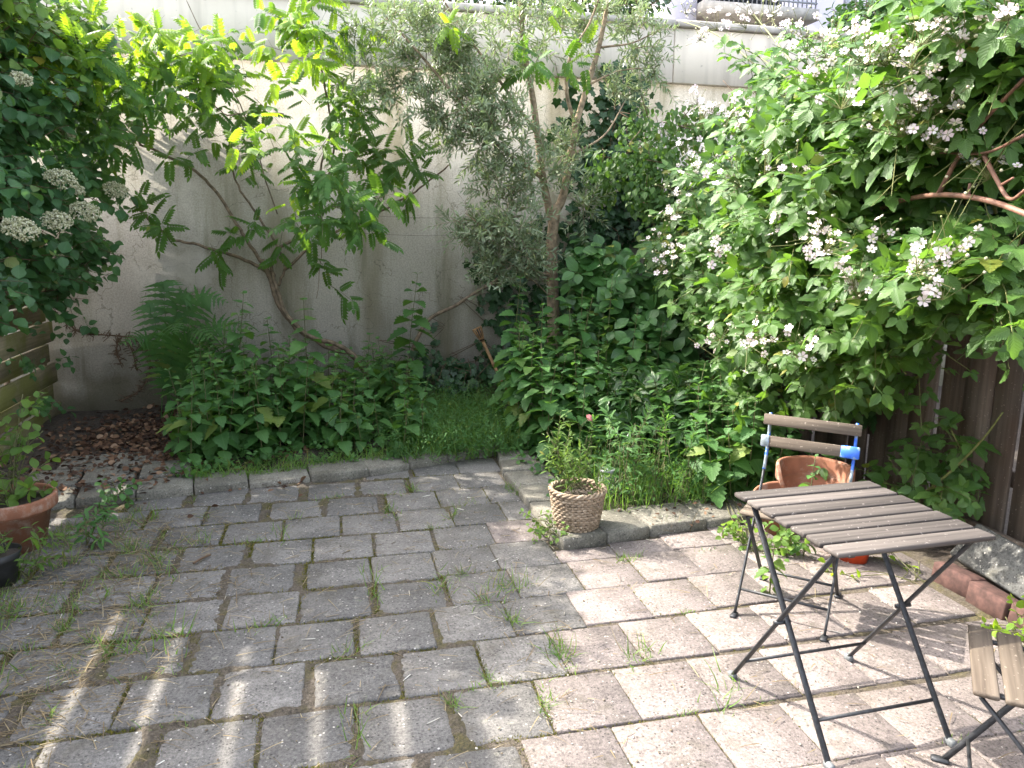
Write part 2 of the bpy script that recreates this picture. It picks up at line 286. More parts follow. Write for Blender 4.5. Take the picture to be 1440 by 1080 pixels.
# ------------------------------------------------------------------ mesh builder
class MB:
    def __init__(s): s.v = []; s.l = []; s.t = []; s.uv = []; s.n = 0; s.mi = []; s.cur = 0
    def raw(s, v, loops, tot, uv=None):
        v = np.asarray(v, float); s.v.append(v); s.l.append(np.asarray(loops, np.int64)+s.n); s.t.append(np.asarray(tot, np.int64)); s.mi.append(np.full(len(tot), s.cur, np.int32))
        s.uv.append(np.zeros((len(loops), 2)) if uv is None else uv); s.n += len(v); return s
    def add(s, verts, faces):
        return s.raw(verts, [i for f in faces for i in f], [len(f) for f in faces])
    def inst(s, T, pos, R, sc):
        V, loops, tot, uv = T; n = len(pos)
        if n == 0: return s
        sc = np.asarray(sc, float)
        if sc.ndim == 1: sc = sc[:, None]
        sc = np.broadcast_to(sc, (n, 3)) if sc.shape[1] in (1, 3) else sc
        lv = V[None]*sc[:, None, :]
        wv = np.einsum('nvk,nkj->nvj', lv, R)+pos[:, None, :]
        lp = (loops[None]+np.arange(n)[:, None]*len(V)).ravel()
        return s.raw(wv.reshape(-1, 3), lp, np.tile(tot, n), np.tile(uv, (n, 1)))
    def box(s, c, d, rot=None, bev=0.):
        """box centred at c with sizes d, optional 3x3 rows (local axes), chamfered long edges"""
        x, y, z = np.array(d)/2.; c = np.asarray(c, float)
        if bev <= 0:
            V = np.array([(a*x, b*y, e*z) for e in (-1, 1) for b in (-1, 1) for a in (-1, 1)])
            F = [(0, 2, 3, 1), (4, 5, 7, 6), (0, 1, 5, 4), (2, 6, 7, 3), (0, 4, 6, 2), (1, 3, 7, 5)]
        else:
            b = min(bev, x*.9, y*.9, z*.9); P_ = []; 
            prof = []
            for (sz, k) in ((-1, 1), (-1, 0), (1, 0), (1, 1)):
                zz = sz*z if k else sz*(z-b); xi = x-b if k else x; yi = y-b if k else y
                bb = b*.8
                prof.append([(-xi+bb, -yi, zz), (xi-bb, -yi, zz), (xi, -yi+bb, zz), (xi, yi-bb, zz), (xi-bb, yi, zz), (-xi+bb, yi, zz), (-xi, yi-bb, zz), (-xi, -yi+bb, zz)])
            V = np.array([p for r in prof for p in r]); F = [tuple(range(7, -1, -1)), tuple(range(24, 32))]
            for r in range(3):
                for i in range(8): j = (i+1) % 8; F.append((r*8+i, r*8+j, (r+1)*8+j, (r+1)*8+i))
        if rot is not None: V = V@np.asarray(rot)
        return s.add(V+c, F)
    def bar(s, a, b, w_, h_, up=(0, 0, 1), bev=0.):
        a = np.asarray(a, float); b = np.asarray(b, float); d = b-a; L_ = np.linalg.norm(d); x = d/L_
        y = np.cross(up, x); y /= np.linalg.norm(y); z = np.cross(x, y)
        return s.box((a+b)/2, (L_, w_, h_), np.array([x, y, z]), bev)
    def tube(s, pts, rad, n=8, cap=True):
        pts = np.asarray(pts, float); m = len(pts); rad = np.broadcast_to(np.asarray(rad, float), (m,))
        T = np.gradient(pts, axis=0); T /= np.linalg.norm(T, axis=1)[:, None]+1e-12
        nrm = np.cross(T[0], (0.3, .2, .93)); nrm /= np.linalg.norm(nrm)+1e-12; V = []
        for i in range(m):
            nrm = nrm-T[i]*(nrm@T[i]); nrm /= np.linalg.norm(nrm)+1e-12; b = np.cross(T[i], nrm)
            for k in range(n): a = 2*PI*k/n; V.append(pts[i]+rad[i]*(math.cos(a)*nrm+math.sin(a)*b))
        F = [(i*n+k, i*n+(k+1) % n, (i+1)*n+(k+1) % n, (i+1)*n+k) for i in range(m-1) for k in range(n)]
        if cap: F += [tuple(range(n-1, -1, -1)), tuple(range((m-1)*n, m*n))]
        return s.add(V, F)
    def strap(s, pts, w_, h_, wd=(1, 0, 0)):
        """flat bar swept along pts, w_ across wd, h_ in the bending plane"""
        pts = np.asarray(pts, float); T = np.gradient(pts, axis=0); T /= np.linalg.norm(T, axis=1)[:, None]; wd = np.asarray(wd, float); V = []
        for q, t in zip(pts, T):
            n_ = np.cross(wd, t); n_ /= np.linalg.norm(n_)
            for a, b in ((-1, -1), (1, -1), (1, 1), (-1, 1)): V.append(q+wd*a*w_/2+n_*b*h_/2)
        m = len(pts); F = [(i*4+k, i*4+(k+1) % 4, i*4+4+(k+1) % 4, i*4+4+k) for i in range(m-1) for k in range(4)]+[(3, 2, 1, 0), (m*4-4, m*4-3, m*4-2, m*4-1)]
        return s.add(V, F)
    def lathe(s, prof, c=(0, 0, 0), n=40, wob=0.):
        V = []; m = len(prof); c = np.asarray(c, float)
        for r, z in prof:
            for k in range(n): a = 2*PI*k/n; V.append(c+np.array([r*math.cos(a), r*math.sin(a), z]))
        F = [(i*n+k, i*n+(k+1) % n, (i+1)*n+(k+1) % n, (i+1)*n+k) for i in range(m-1) for k in range(n)]
        return s.add(V, F)
    def build(s, name, mat, parent=None, smooth=False, loc=None):
        me = bpy.data.meshes.new(name); V = np.concatenate(s.v); Lp = np.concatenate(s.l); T = np.concatenate(s.t); UV = np.concatenate(s.uv)
        if loc is not None: V = V-np.asarray(loc)
        me.vertices.add(len(V)); me.vertices.foreach_set('co', V.astype(np.float32).ravel())
        me.loops.add(len(Lp)); me.loops.foreach_set('vertex_index', Lp.astype(np.int32))
        me.polygons.add(len(T)); me.polygons.foreach_set('loop_start', np.concatenate([[0], np.cumsum(T)[:-1]]).astype(np.int32))
        if smooth: me.polygons.foreach_set('use_smooth', np.ones(len(T), bool))
        me.update(calc_edges=True)
        ul = me.uv_layers.new(name='UVMap'); ul.data.foreach_set('uv', UV.astype(np.float32).ravel())
        for q in (mat if isinstance(mat, (list, tuple)) else [mat]): me.materials.append(MAT[q])
        if isinstance(mat, (list, tuple)): me.polygons.foreach_set('material_index', np.concatenate(s.mi))
        o = bpy.data.objects.new(name, me); COL.objects.link(o)
        if parent is not None: o.parent = parent
        if loc is not None: o.location = loc
        return o

def tag(o, label=None, cat=None, group=None, kind=None):
    if label: o['label'] = label
    if cat: o['category'] = cat
    if group: o['group'] = group
    if kind: o['kind'] = kind
    return o
def thing(name, label, cat, loc=(0, 0, 0), rz=0., group=None):
    o = bpy.data.objects.new(name, None); COL.objects.link(o); o.location = loc; o.rotation_euler = (0, 0, rz); o.empty_display_size = .1
    return tag(o, label, cat, group)
def dup(root, loc, rz, sc=1., label=None, tilt=(0, 0)):
    r = root.copy(); COL.objects.link(r); r.location = loc; r.rotation_euler = (tilt[0], tilt[1], rz); r.scale = (sc, sc, sc)
    if label: r['label'] = label
    for ch in KIDS[root.name]:
        c = ch.copy(); COL.objects.link(c); c.parent = r
    return r
KIDS = {}
def catmull(P_, n=6):
    P_ = [np.asarray(p, float) for p in P_]; P_ = [2*P_[0]-P_[1]]+P_+[2*P_[-1]-P_[-2]]; out = []
    for i in range(1, len(P_)-2):
        a, b, c, d = P_[i-1:i+3]
        for k in range(n):
            t = k/n; out.append(.5*(2*b+(c-a)*t+(2*a-5*b+4*c-d)*t*t+(3*b-a-3*c+d)*t**3))
    out.append(P_[-2]); return np.array(out)

# ------------------------------------------------------------------ leaf templates
def tmpl(V, F, UV):
    loops = np.array([i for f in F for i in f]); UV = np.asarray(UV, float)
    return (np.asarray(V, float), loops, np.array([len(f) for f in F]), UV[loops])
def leaf_vf(m, wf, fold=.3, curl=.15, serr=0., pet=0.):
    """m stations along y in 0..1; wf(t)=half width"""
    V = [(0, pet*0, 0)]; UV = [(.5, 0)]; F = []
    if pet: V = [(0, -0.0, 0)]
    for i in range(1, m):
        t = i/m; ww = wf(t)*(1+(serr if i % 2 else -serr)); zc = -curl*t*t
        V += [(-ww, t+(.02 if i % 2 else -.02)*(serr > 0), zc+fold*ww), (0, t, zc), (ww, t+(.02 if i % 2 else -.02)*(serr > 0), zc+fold*ww)]
        UV += [(0, t), (.5, t), (1, t)]
    V.append((0, 1, -curl)); UV.append((.5, 1)); e = len(V)-1
    F += [(0, 2, 1), (0, 3, 2)]
    for i in range(m-2): a = 1+3*i; F += [(a, a+1, a+4, a+3), (a+1, a+2, a+5, a+4)]
    a = 1+3*(m-2); F += [(a, a+1, e), (a+1, a+2, e)]
    if pet:
        V = [(x, y*(1-pet)+pet, z) for x, y, z in V]; k = len(V)
        V += [(-.012, 0, 0), (.012, 0, 0)]; UV += [(.5, 0), (.5, 0)]; F.append((k, k+1, 0))
    return V, F, UV
def compound(parts, extra=None):
    """parts: list of ((V,F,UV), origin(x,y,z), angle, scale, tilt)"""
    V = []; F = []; UV = []
    for (v, f, uv), o, ang, sc, tl in parts:
        k = len(V); ca, sa = math.cos(ang), math.sin(ang)
        for x, y, z in v:
            x, y, z = x*sc, y*sc, z*sc+y*sc*tl
            V.append((o[0]+x*ca+y*sa, o[1]-x*sa+y*ca, o[2]+z))
        UV += list(uv); F += [tuple(i+k for i in q) for q in f]
    if extra:
        k = len(V); V += extra[0]; UV += [(.5, .5)]*len(extra[0]); F += [tuple(i+k for i in q) for q in extra[1]]
    return V, F, UV
ov = lambda W, p=.75: (lambda t: W*math.sin(PI*min(1, t)**p)**.9 if t < 1 else 0)
lan = lambda W: (lambda t: W*math.sin(PI*t)**.8)
cord = lambda W: (lambda t: W*(math.sin(PI*t**.55)**.75))
T_nettle = tmpl(*leaf_vf(10, cord(.33), .22, .22, .13, .14))
T_hyd = tmpl(*leaf_vf(7, ov(.37, .8), .22, .18, .05, .12))
T_round = tmpl(*leaf_vf(7, ov(.34, .95), .18, .15, 0, .1))
T_olive = tmpl(*leaf_vf(3, lan(.115), .35, .08))
T_lance = tmpl(*leaf_vf(4, lan(.13), .3, .25))
T_weed = tmpl(*leaf_vf(5, ov(.3), .25, .15, .05, .08))
def _bram(n):
    lf = leaf_vf(8, ov(.31, .8), .25, .2, .11)
    angs = {3: [0, 1.25, -1.25], 5: [0, .95, -.95, 1.9, -1.9]}[n]; ps = []
    for i, a in enumerate(angs):
        sc = .62 if i == 0 else (.52 if i < 3 else .42); o = (0, .38, 0) if i == 0 else (.05*math.sin(a), .30+.05*math.cos(a), 0)
        ps.append((lf, o, a, sc, -.12 if i else -.05))
    return tmpl(*compound(ps, ([(-.012, 0, 0), (.012, 0, 0), (.01, .38, .01), (-.01, .38, .01)], [(0, 1, 2, 3)])))
T_bram3, T_bram5 = _bram(3), _bram(5)
def _wist(npair, W=.34):
    lf = leaf_vf(4, ov(W, .8), .3, .25); ps = []
    for i in range(npair):
        y = .16+.72*i/npair; sc = .27*(1-.25*abs(i/npair-.4)); zc = -.18*y*y
        for s_ in (1, -1): ps.append((lf, (0, y+.02*(s_ > 0), zc), s_*(1.15-.35*i/npair), sc, -.28))
    ps.append((lf, (0, .88, -.14), 0, .25, -.4))
    ex = []; st = [0, .3, .6, .88]; fs = []
    for t in st: ex += [(-.007, t, -.18*t*t), (.007, t, -.18*t*t)]
    for i in range(3): fs.append((2*i, 2*i+1, 2*i+3, 2*i+2))
    return tmpl(*compound(ps, (ex, fs)))
T_wist5, T_wist6 = _wist(6, .30), _wist(7, .28)
def _ivy():
    out = [(0, 0), (.22, -.12), (.45, .05), (.36, .28), (.52, .55), (.24, .6), (0, 1.), (-.24, .6), (-.52, .55), (-.36, .28), (-.45, .05), (-.22, -.12)]
    V = [(0, .35, 0)]+[(x, y, .12*abs(x)-.08*y) for x, y in out]; UV = [(.5, .35)]+[(.5+x, max(0, y)) for x, y in out]
    return tmpl(V, [(0, i+1, (i+1) % 12+1) for i in range(12)], UV)
T_ivy = _ivy()
def _peony():
    lf = leaf_vf(5, lan(.15), .25, .3)
    return tmpl(*compound([(lf, (0, .35, 0), 0, .65, -.1), (lf, (0, .33, 0), .55, .55, -.15), (lf, (0, .33, 0), -.55, .55, -.15), (lf, (0, .2, 0), 1.1, .5, -.2), (lf, (0, .2, 0), -1.1, .5, -.2)], ([(-.012, 0, 0), (.012, 0, 0), (.01, .36, .01), (-.01, .36, .01)], [(0, 1, 2, 3)])))
T_peony = _peony()
def _flower():
    V = []; F = []; UV = []
    for k in range(5):
        a = 2*PI*k/5; n = len(V)
        for (rr, da, z) in ((.08, 0, 0), (.55, -.56, .12), (.95, -.36, .2), (1.02, .3, .2), (.6, .56, .12)):
            V.append((rr*math.cos(a+da), rr*math.sin(a+da), z)); UV.append((0, 0))
        F.append((n, n+1, n+2, n+3, n+4))
    return tmpl(V, F, UV)
T_flower = _flower()
def _ball(n=5, m=3):
    V = [(0, 0, -1)]; F = []
    for i in range(1, m):
        b = -PI/2+PI*i/m
        for k in range(n): V.append((math.cos(b)*math.cos(2*PI*k/n), math.cos(b)*math.sin(2*PI*k/n), math.sin(b)))
    V.append((0, 0, 1)); e = len(V)-1
    for k in range(n): F += [(0, 1+(k+1) % n, 1+k), (e, e-n+k, e-n+(k+1) % n)]
    for i in range(m-2):
        for k in range(n): a = 1+i*n; F.append((a+k, a+(k+1) % n, a+n+(k+1) % n, a+n+k))
    return tmpl(V, F, [(0, 0)]*len(V))
T_ball = _ball()
def _blade(bend, nseg=4):
    V = []; F = []; UV = []
    for i in range(nseg+1):
        t = i/nseg; ww = .5*(1-t**1.6)+.02
        V += [(-ww, t*(1-.35*bend*t), -bend*t*t*.9), (ww, t*(1-.35*bend*t), -bend*t*t*.9)]; UV += [(0, t), (1, t)]
        if i: a = 2*i-2; F.append((a, a+1, a+3, a+2))
    return tmpl(V, F, UV)
T_blade = [_blade(b) for b in (.15, .45, .8)]
T_tri = tmpl([(-.5, 0, 0), (.5, 0, 0), (0, 1, -.15)], [(0, 1, 2)], [(0, 0)]*3)
T_stick = tmpl([(math.cos(2*PI*k/4)*(.5 if j < 2 else .25), j*.5, math.sin(2*PI*k/4)*(.5 if j < 2 else .25)) for j in range(3) for k in range(4)],
               [(j*4+k, j*4+(k+1) % 4, j*4+4+(k+1) % 4, j*4+4+k) for j in range(2) for k in range(4)], [(0, 0)]*12)

# ------------------------------------------------------------------ scatter helpers
def nz(a): return a/(np.linalg.norm(a, axis=-1, keepdims=True)+1e-9)
def frames(d, up, jit=.3):
    d = nz(d); up = up+rng.normal(0, jit, d.shape); x = nz(np.cross(d, up)); z = np.cross(x, d)
    return np.stack([x, d, z], 1)
def perp(D):
    a = nz(np.cross(D, np.array([.31, .17, .94])+0*D)); return a, np.cross(D, a)
def shoot_leaves(P0, D, L, droop, k, opp=False, fwd=.5, grav=.25, t0=.15, size=.1, svar=.25, taper=.4):
    """leaves along n shoots; returns pos, dir, size"""
    n = len(P0); a, b = perp(D); phi0 = rng.uniform(0, 2*PI, n); out = []
    for j in range(k):
        t = t0+(1-t0)*((j//2 if opp else j)+.5*rng.uniform(.6, 1.4, n))/((k+1)//2 if opp else k); t = np.clip(t, 0, 1)
        phi = phi0+((j % 2)*PI+(j//2)*PI/2 if opp else j*2.4)
        side = np.cos(phi)[:, None]*a+np.sin(phi)[:, None]*b
        p = P0+D*(L*t)[:, None]; p = p-np.array([0, 0, 1])*(droop*L*t*t)[:, None]
        d = side+D*fwd+rng.normal(0, .18, (n, 3)); d[:, 2] -= grav
        out.append((p, d, size*(1-taper*t)*rng.uniform(1-svar, 1+svar, n)))
    return tuple(np.concatenate([o[i] for o in out]) for i in range(3))
def twig_mesh(mb, P0, D, L, droop, r):
    p = [P0+D*(L*t)[:, None]-np.array([0, 0, 1])*(droop*L*t*t)[:, None] for t in (0, .5, 1)]
    for i in range(2):
        d = p[i+1]-p[i]; ln = np.linalg.norm(d, axis=1); rr = r*(1-.4*i)
        mb.inst(T_stick, p[i], frames(d, np.array([0, .3, 1.])+0*d, .1), np.stack([np.full(len(ln), 2*rr), ln, np.full(len(ln), 2*rr)], 1))
def blob_shoots(blobs, dens, L, out=1., up=.5, lv=.3, bias=(0, 0, 0), shell=.35):
    """blobs: (centre, radius[, count multiplier]) -> P0, D, L arrays"""
    P_, D_, L_ = [], [], []
    for b in blobs:
        c, r = np.asarray(b[0], float), b[1]; n = max(2, int(dens*(b[2] if len(b) > 2 else 1)*(r/.3)**2))
        d = nz(rng.normal(0, 1, (n, 3))); q = rng.uniform(shell, 1, n)**.7
        p = c+d*(q*r)[:, None]*np.array([1, 1, .9])
        dd = nz(out*d+np.array([0, 0, up])+np.asarray(bias, float)+rng.normal(0, .35, (n, 3)))
        ln = L*rng.uniform(1-lv, 1+lv, n); P_.append(p-dd*(ln*.5)[:, None]); D_.append(dd); L_.append(ln)
    return np.concatenate(P_), np.concatenate(D_), np.concatenate(L_)
UP = np.array([0, 0, 1.])
def put_leaves(mb, Ts, pos, d, s, outw=None, jit=.35):
    up = np.broadcast_to(UP if outw is None else UP+np.asarray(outw), d.shape)
    R = frames(d, up, jit); pick = rng.integers(0, len(Ts), len(pos))
    for i, T in enumerate(Ts):
        k = pick == i; mb.inst(T, pos[k], R[k], s[k])

# =================================================================== SETTING
mb = MB(); mb.add([(-150, -150, -.075), (150, -150, -.075), (150, 150, -.075), (-150, 150, -.075)], [(0, 1, 2, 3)])
tag(mb.build('ground', 'soil'), kind='structure')
# bedding sand under the patio
def grid(x0, x1, y0, y1, nx, ny, zf):
    xs = np.linspace(x0, x1, nx); ys = np.linspace(y0, y1, ny); V = [(x, y, zf(x, y)) for y in ys for x in xs]
    F = [(j*nx+i, j*nx+i+1, (j+1)*nx+i+1, (j+1)*nx+i) for j in range(ny-1) for i in range(nx-1)]
    return MB().add(V, F)
def hn(x, y): return .5*math.sin(x*3.1+y*1.7)+.3*math.sin(x*7.3-y*5.1+1)+.2*math.sin(x*13+y*17)
# pavers: running bond of 30 cm concrete tiles, settled and uneven
mb = MB(); TILES = []; JOINTS = []
for row in range(-11, 11):
    y0 = 2.105+.302*row
    if y0 > 5.2 or y0 < -1.2: continue
    x = -2.2+(0.045 if row % 2 == 0 else .195)+rng.uniform(-.01, .01)
    while x < 3.0:
        wide = x < .25 and y0 > 1.2
        gap = (rng.choice([.008, .012, .02, .035, .055]) if wide else rng.uniform(.003, .009)); tw = .293 if wide else .296
        if y0 > 3.3 and x < 1.03 and x+tw > 1.075: tw = 1.075-x
        cx, cy = x+tw/2, y0+.15
        x += tw+gap
        sl_ = .05*max(0, cx-.2)*min(1, max(0, (cy-2.0)/.8)); cy += sl_-(.0 if not wide else .012*math.sin(cx*2))
        front = 4.60+.235*(cx+1.48) if cx < 1.06 else 3.45
        kl = 3.485+.14*(cx-1.09) if cx >= 1.06 else 99; cutd = None
        if kl < cy+.15 and kl > cy-.10: cutd = kl-(cy-.149); cy = kl-cutd/2
        elif cy > front-.10+(.12 if cx < 1.06 else -.02): continue
        if cx > 2.72+.0*cy and cy > 1.5: continue
        JOINTS.append((cx-tw/2-gap/2, cy, gap, 0)); JOINTS.append((cx, cy-.15, .01, 1))
        th = rng.normal(0, .012 if wide else .006); tx, ty = rng.normal(0, .010 if wide else .004, 2)
        ca, sa = math.cos(th), math.sin(th)
        R = np.array([[ca, sa, tx], [-sa, ca, ty], [-tx, -ty, 1]]); dy = .293-rng.uniform(0, .02) if wide else .298
        if cutd: dy = cutd
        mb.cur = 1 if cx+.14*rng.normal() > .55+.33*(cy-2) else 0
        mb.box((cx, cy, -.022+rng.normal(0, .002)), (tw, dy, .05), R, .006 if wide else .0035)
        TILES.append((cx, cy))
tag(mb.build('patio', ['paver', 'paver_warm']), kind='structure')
_lat = rng.uniform(0, 1, (256, 256))
def vnoise(x, y, f):
    x = x*f+50; y = y*f+50; i = np.floor(x).astype(int); j = np.floor(y).astype(int); u = x-i; v = y-j; u = u*u*(3-2*u); v = v*v*(3-2*v)
    g = lambda a, b_: _lat[a % 256, b_ % 256]
    return (g(i, j)*(1-u)+g(i+1, j)*u)*(1-v)+(g(i, j+1)*(1-u)+g(i+1, j+1)*u)*v
xs_ = np.linspace(-2.3, 3.1, 430); ys_ = np.linspace(-1.5, 5.4, 520); GX, GY = np.meshgrid(xs_, ys_); gx_, gy_ = GX.ravel(), GY.ravel()
tc_ = np.array(TILES); dd_ = np.full(len(gx_), 9.)
for cx, cy in TILES: dd_ = np.minimum(dd_, np.maximum(abs(gx_-cx), abs(gy_-cy))-.146)
nn_ = .42*vnoise(gx_, gy_, 5)+.28*vnoise(gx_, gy_, 17)+.3*vnoise(gx_, gy_, 48)
left_ = np.clip((1.1-gx_)/.9, .25, 1)*np.clip((gy_-1.0)/1., .4, 1)
zj = -.009+.004*nn_+left_*.022*np.clip(nn_-.36, 0, 1)*np.exp(-np.clip(-dd_, 0, 1)/.022)*2.4
V_ = np.stack([gx_, gy_, zj], 1); nx_, ny_ = 430, 520
q_ = (np.arange(ny_-1)[:, None]*nx_+np.arange(nx_-1)[None]).ravel()
js = MB().raw(V_, np.stack([q_, q_+1, q_+nx_+1, q_+nx_], 1).ravel(), np.full(len(q_), 4))
tag(js.build('joint_sand', 'joint', smooth=True), kind='structure')
# raised edging tiles round the bed
mb = MB()
kp = [np.array(p) for p in ((-1.95, 4.56), (-1.48, 4.66), (-.54, 4.80), (.2, 4.90), (.75, 5.1), (1.22, 5.30))]
def edge_tiles(poly, depth, z, step=.3, thick=.1):
    for a, b in zip(poly[:-1], poly[1:]):
        d = b-a; L_ = np.linalg.norm(d); n = max(1, round(L_/step)); d = d/L_; nn = np.array([-d[1], d[0]])
        for i in range(n):
            c = a+d*(L_*(i+.5)/n)+nn*depth/2; tz = rng.normal(0, .012, 2)
            R = np.array([[d[0], d[1], tz[0]], [nn[0], nn[1], tz[1]], [0, 0, 1]])
            mb.box((c[0], c[1], z-thick/2+rng.normal(0, .004)), (L_/n-.008, depth, thick), R, .008)
edge_tiles(kp, .26, .055)
edge_tiles([np.array((1.09, 3.49)), np.array((1.6, 3.58)), np.array((2.3, 3.66))], .29, .06)
edge_tiles([np.array((1.37, 3.83)), np.array((1.34, 4.7)), np.array((1.40, 5.15))], .29, .05)
for (x, y) in ((-1.72, 5.08), (-1.4, 5.1), (-1.08, 5.16), (-1.62, 5.4), (-1.3, 5.42)):
    th = rng.normal(0.08, .03); R = np.array([[math.cos(th), math.sin(th), rng.normal(0, .02)], [-math.sin(th), math.cos(th), .02], [0, 0, 1]])
    mb.box((x, y, .045), (.295, .295, .05), R, .006)
tag(mb.build('bed_edging', 'kerb'), kind='structure')
def bedz(x, y):
    f = 4.78+.20*(x+1.48) if x < 1.25 else 3.75
    k = min(1, max(0, (y-f)/.12)); m = .04*max(0, 1-((x+1.2)**2+(y-6.4)**2)/1.2)
    return -.06+k*(.085+.02*hn(x*1.7, y*1.7)+m)
tag(grid(-2.32, 3.2, 3.5, 7.2, 120, 90, bedz).build('bed_soil', 'soil', smooth=True), kind='structure')
mb = grid(2.66, 3.2, -1, 3.6, 14, 80, lambda x, y: -.02+.1*(x-2.66)+.012*hn(x*3, y*3))
tag(mb.build('strip_soil', 'soil', smooth=True), kind='structure')

# =================================================================== WALL & BUILDING
wall = thing('garden_wall', 'tall pale rendered garden wall capped by a projecting concrete band', 'wall', (2, 7.2, 0))
def bx(mb, x0, x1, y0, y1, z0, z1, bev=0.): return mb.box(((x0+x1)/2, (y0+y1)/2, (z0+z1)/2), (x1-x0, y1-y0, z1-z0), None, bev)
W0 = np.array([2, 7.2, 0.])
o = bx(MB(), -5, 11, 7.2, 7.5, -.1, 2.98).build('wall_face', 'stucco', wall); o.location = -W0
mb = MB()
xs = [-5, -2.31, .88, 3.21, 5.7, 8.2, 11]
for a, b in zip(xs[:-1], xs[1:]): bx(mb, a+.005, b-.005, 7.14, 7.50, 2.982, 3.47, .006)
o = mb.build('concrete_band', 'beam', wall); o.location = -W0
mb = MB()
for a, b in zip(xs[:-1], xs[1:]): bx(mb, a+.003, b-.003, 7.10, 7.54, 3.473, 3.535, .008)
o = mb.build('coping', 'coping', wall); o.location = -W0

B0 = np.array([8, 12, 0.])
bld = thing('apartment_building', 'lavender grey apartment building with a railed balcony behind the garden wall', 'building', tuple(B0))
def bpart(name, mat, mb, parent=bld):
    o = mb.build(name, mat, parent); o.location = -B0 if parent is bld else (0, 0, 0); return o
mb = MB(); bx(mb, 4.9, 22, 12.0, 18, -.07, 8); bpart('facade', 'facade', mb)
mb = MB(); bx(mb, 4.95, 5.36, 11.2, 11.9, 2.6, 8); bpart('pillar', 'facade', mb)
mb = MB(); bx(mb, 5.37, 7.25, 11.0, 11.99, 4.74, 4.90); bpart('balcony_slab', 'coping', mb)
mb = MB(); bx(mb, 5.5, 7.2, 11.99, 11.995, 4.0, 4.73); bpart('window', 'glass_dark', mb)
mb = MB(); bx(mb, 5.5, 7.2, 11.97, 11.995, 4.92, 7.2); bpart('balcony_door', 'glass_dark', mb)
mb = MB()
for x in np.arange(5.42, 7.24, .075): mb.tube([(x, 11.06, 4.9), (x, 11.06, 5.85)], .011, 6)
mb.tube([(5.38, 11.06, 5.86), (7.24, 11.06, 5.86)], .022, 8); mb.tube([(5.38, 11.06, 4.99), (7.24, 11.06, 4.99)], .015, 8)
bpart('railing', 'rail', mb)
mb = MB(); mb.tube([(8.35, 11.93, 2.5), (8.35, 11.93, 8)], .05, 10); bpart('downpipe', 'rail', mb)
mb = MB(); bx(mb, 11.3, 13.4, 11.97, 11.997, 5.0, 6.6); bpart('window', 'glass_dark', mb)
mb = MB(); bx(mb, 11.15, 13.5, 11.85, 11.96, 4.86, 4.97); bpart('sill', 'coping', mb)

# =================================================================== FENCES
fl = thing('slatted_fence', 'low green stained fence of wide horizontal boards left of the rendered wall', 'fence', (-2.3, 6, 0))
FL = np.array([-2.3, 6, 0.])
mb = MB()
for i in range(6):
    z = .02+.345*i
    for ya, yb in ((4.55, 5.86), (5.864, 7.17)):
        mb.box((-2.31+rng.normal(0, .003), (ya+yb)/2, z+.02+rng.normal(0, .003)), (.022, yb-ya, .165), None, .003)
o = mb.build('front_board', 'fence_green', fl); o.location = -FL
mb = MB()
for i in range(6):
    z = .19+.345*i
    mb.box((-2.355, 5.86, z+.01), (.022, 2.6, .15), None, .003)
o = mb.build('rear_board', 'fence_green', fl); o.location = -FL
for y in (4.6, 5.87, 7.12):
    o = bx(MB(), -2.44, -2.37, y-.035, y+.035, -.07, 2.1, .004).build('post', 'fence_green', fl); o.location = -FL
sc = thing('slatted_screen', 'tall slatted timber screen at the left edge casting striped shade on the patio', 'screen', (-2.3, 3, 0))
SC = np.array([-2.3, 3, 0.]); mb = MB()
zs = 1.50
gaps = [1.64, 1.96, 2.285, 2.605, 2.92]; lo = -.05
for g in gaps+[3.26]: bx(mb, -2.33, -2.30, .6, 4.5, lo, g, .002); lo = g+.078
o = mb.build('slats', 'screen', sc); o.location = -SC
for y in (.65, 2.0, 4.48):
    o = bx(MB(), -2.42, -2.332, y-.045, y+.045, -.07, 3.45, .004).build('post', 'screen', sc); o.location = -SC

fr = thing('plank_fence', 'dark weathered fence of upright planks behind the folding table', 'fence', (3.15, 4, 0))
FR = np.array([3.15, 4, 0.]); mb = MB(); y = .2; i = 0
while y < 7.1:
    wd = rng.uniform(.14, .19); gp = rng.choice([.003, .006, .013]); x = 3.14 if i % 3 else 3.165
    mb.box((x, y+wd/2, .95+rng.normal(0, .01)), (.02, wd, 1.95), np.array([[1, 0, 0], [0, 1, rng.normal(0, .008)], [0, -rng.normal(0, .008), 1]]), .003)
    y += wd+gp; i += 1
o = mb.build('planks', 'fence_dark', fr); o.location = -FR
for z in (.42, 1.05, 1.6):
    o = bx(MB(), 3.18, 3.225, .2, 7.15, z-.04, z+.04, .003).build('rail', 'fence_dark', fr); o.location = -FR
for y in (.8, 2.6, 4.4, 6.2):
    o = bx(MB(), 3.228, 3.30, y-.035, y+.035, -.07, 1.95, .003).build('post', 'fence_dark', fr); o.location = -FR
o = bx(MB(), 3.09, 3.122, .2, 3.4, -.03, .17, .004).build('gravel_board', 'fence_dark', fr); o.location = -FR

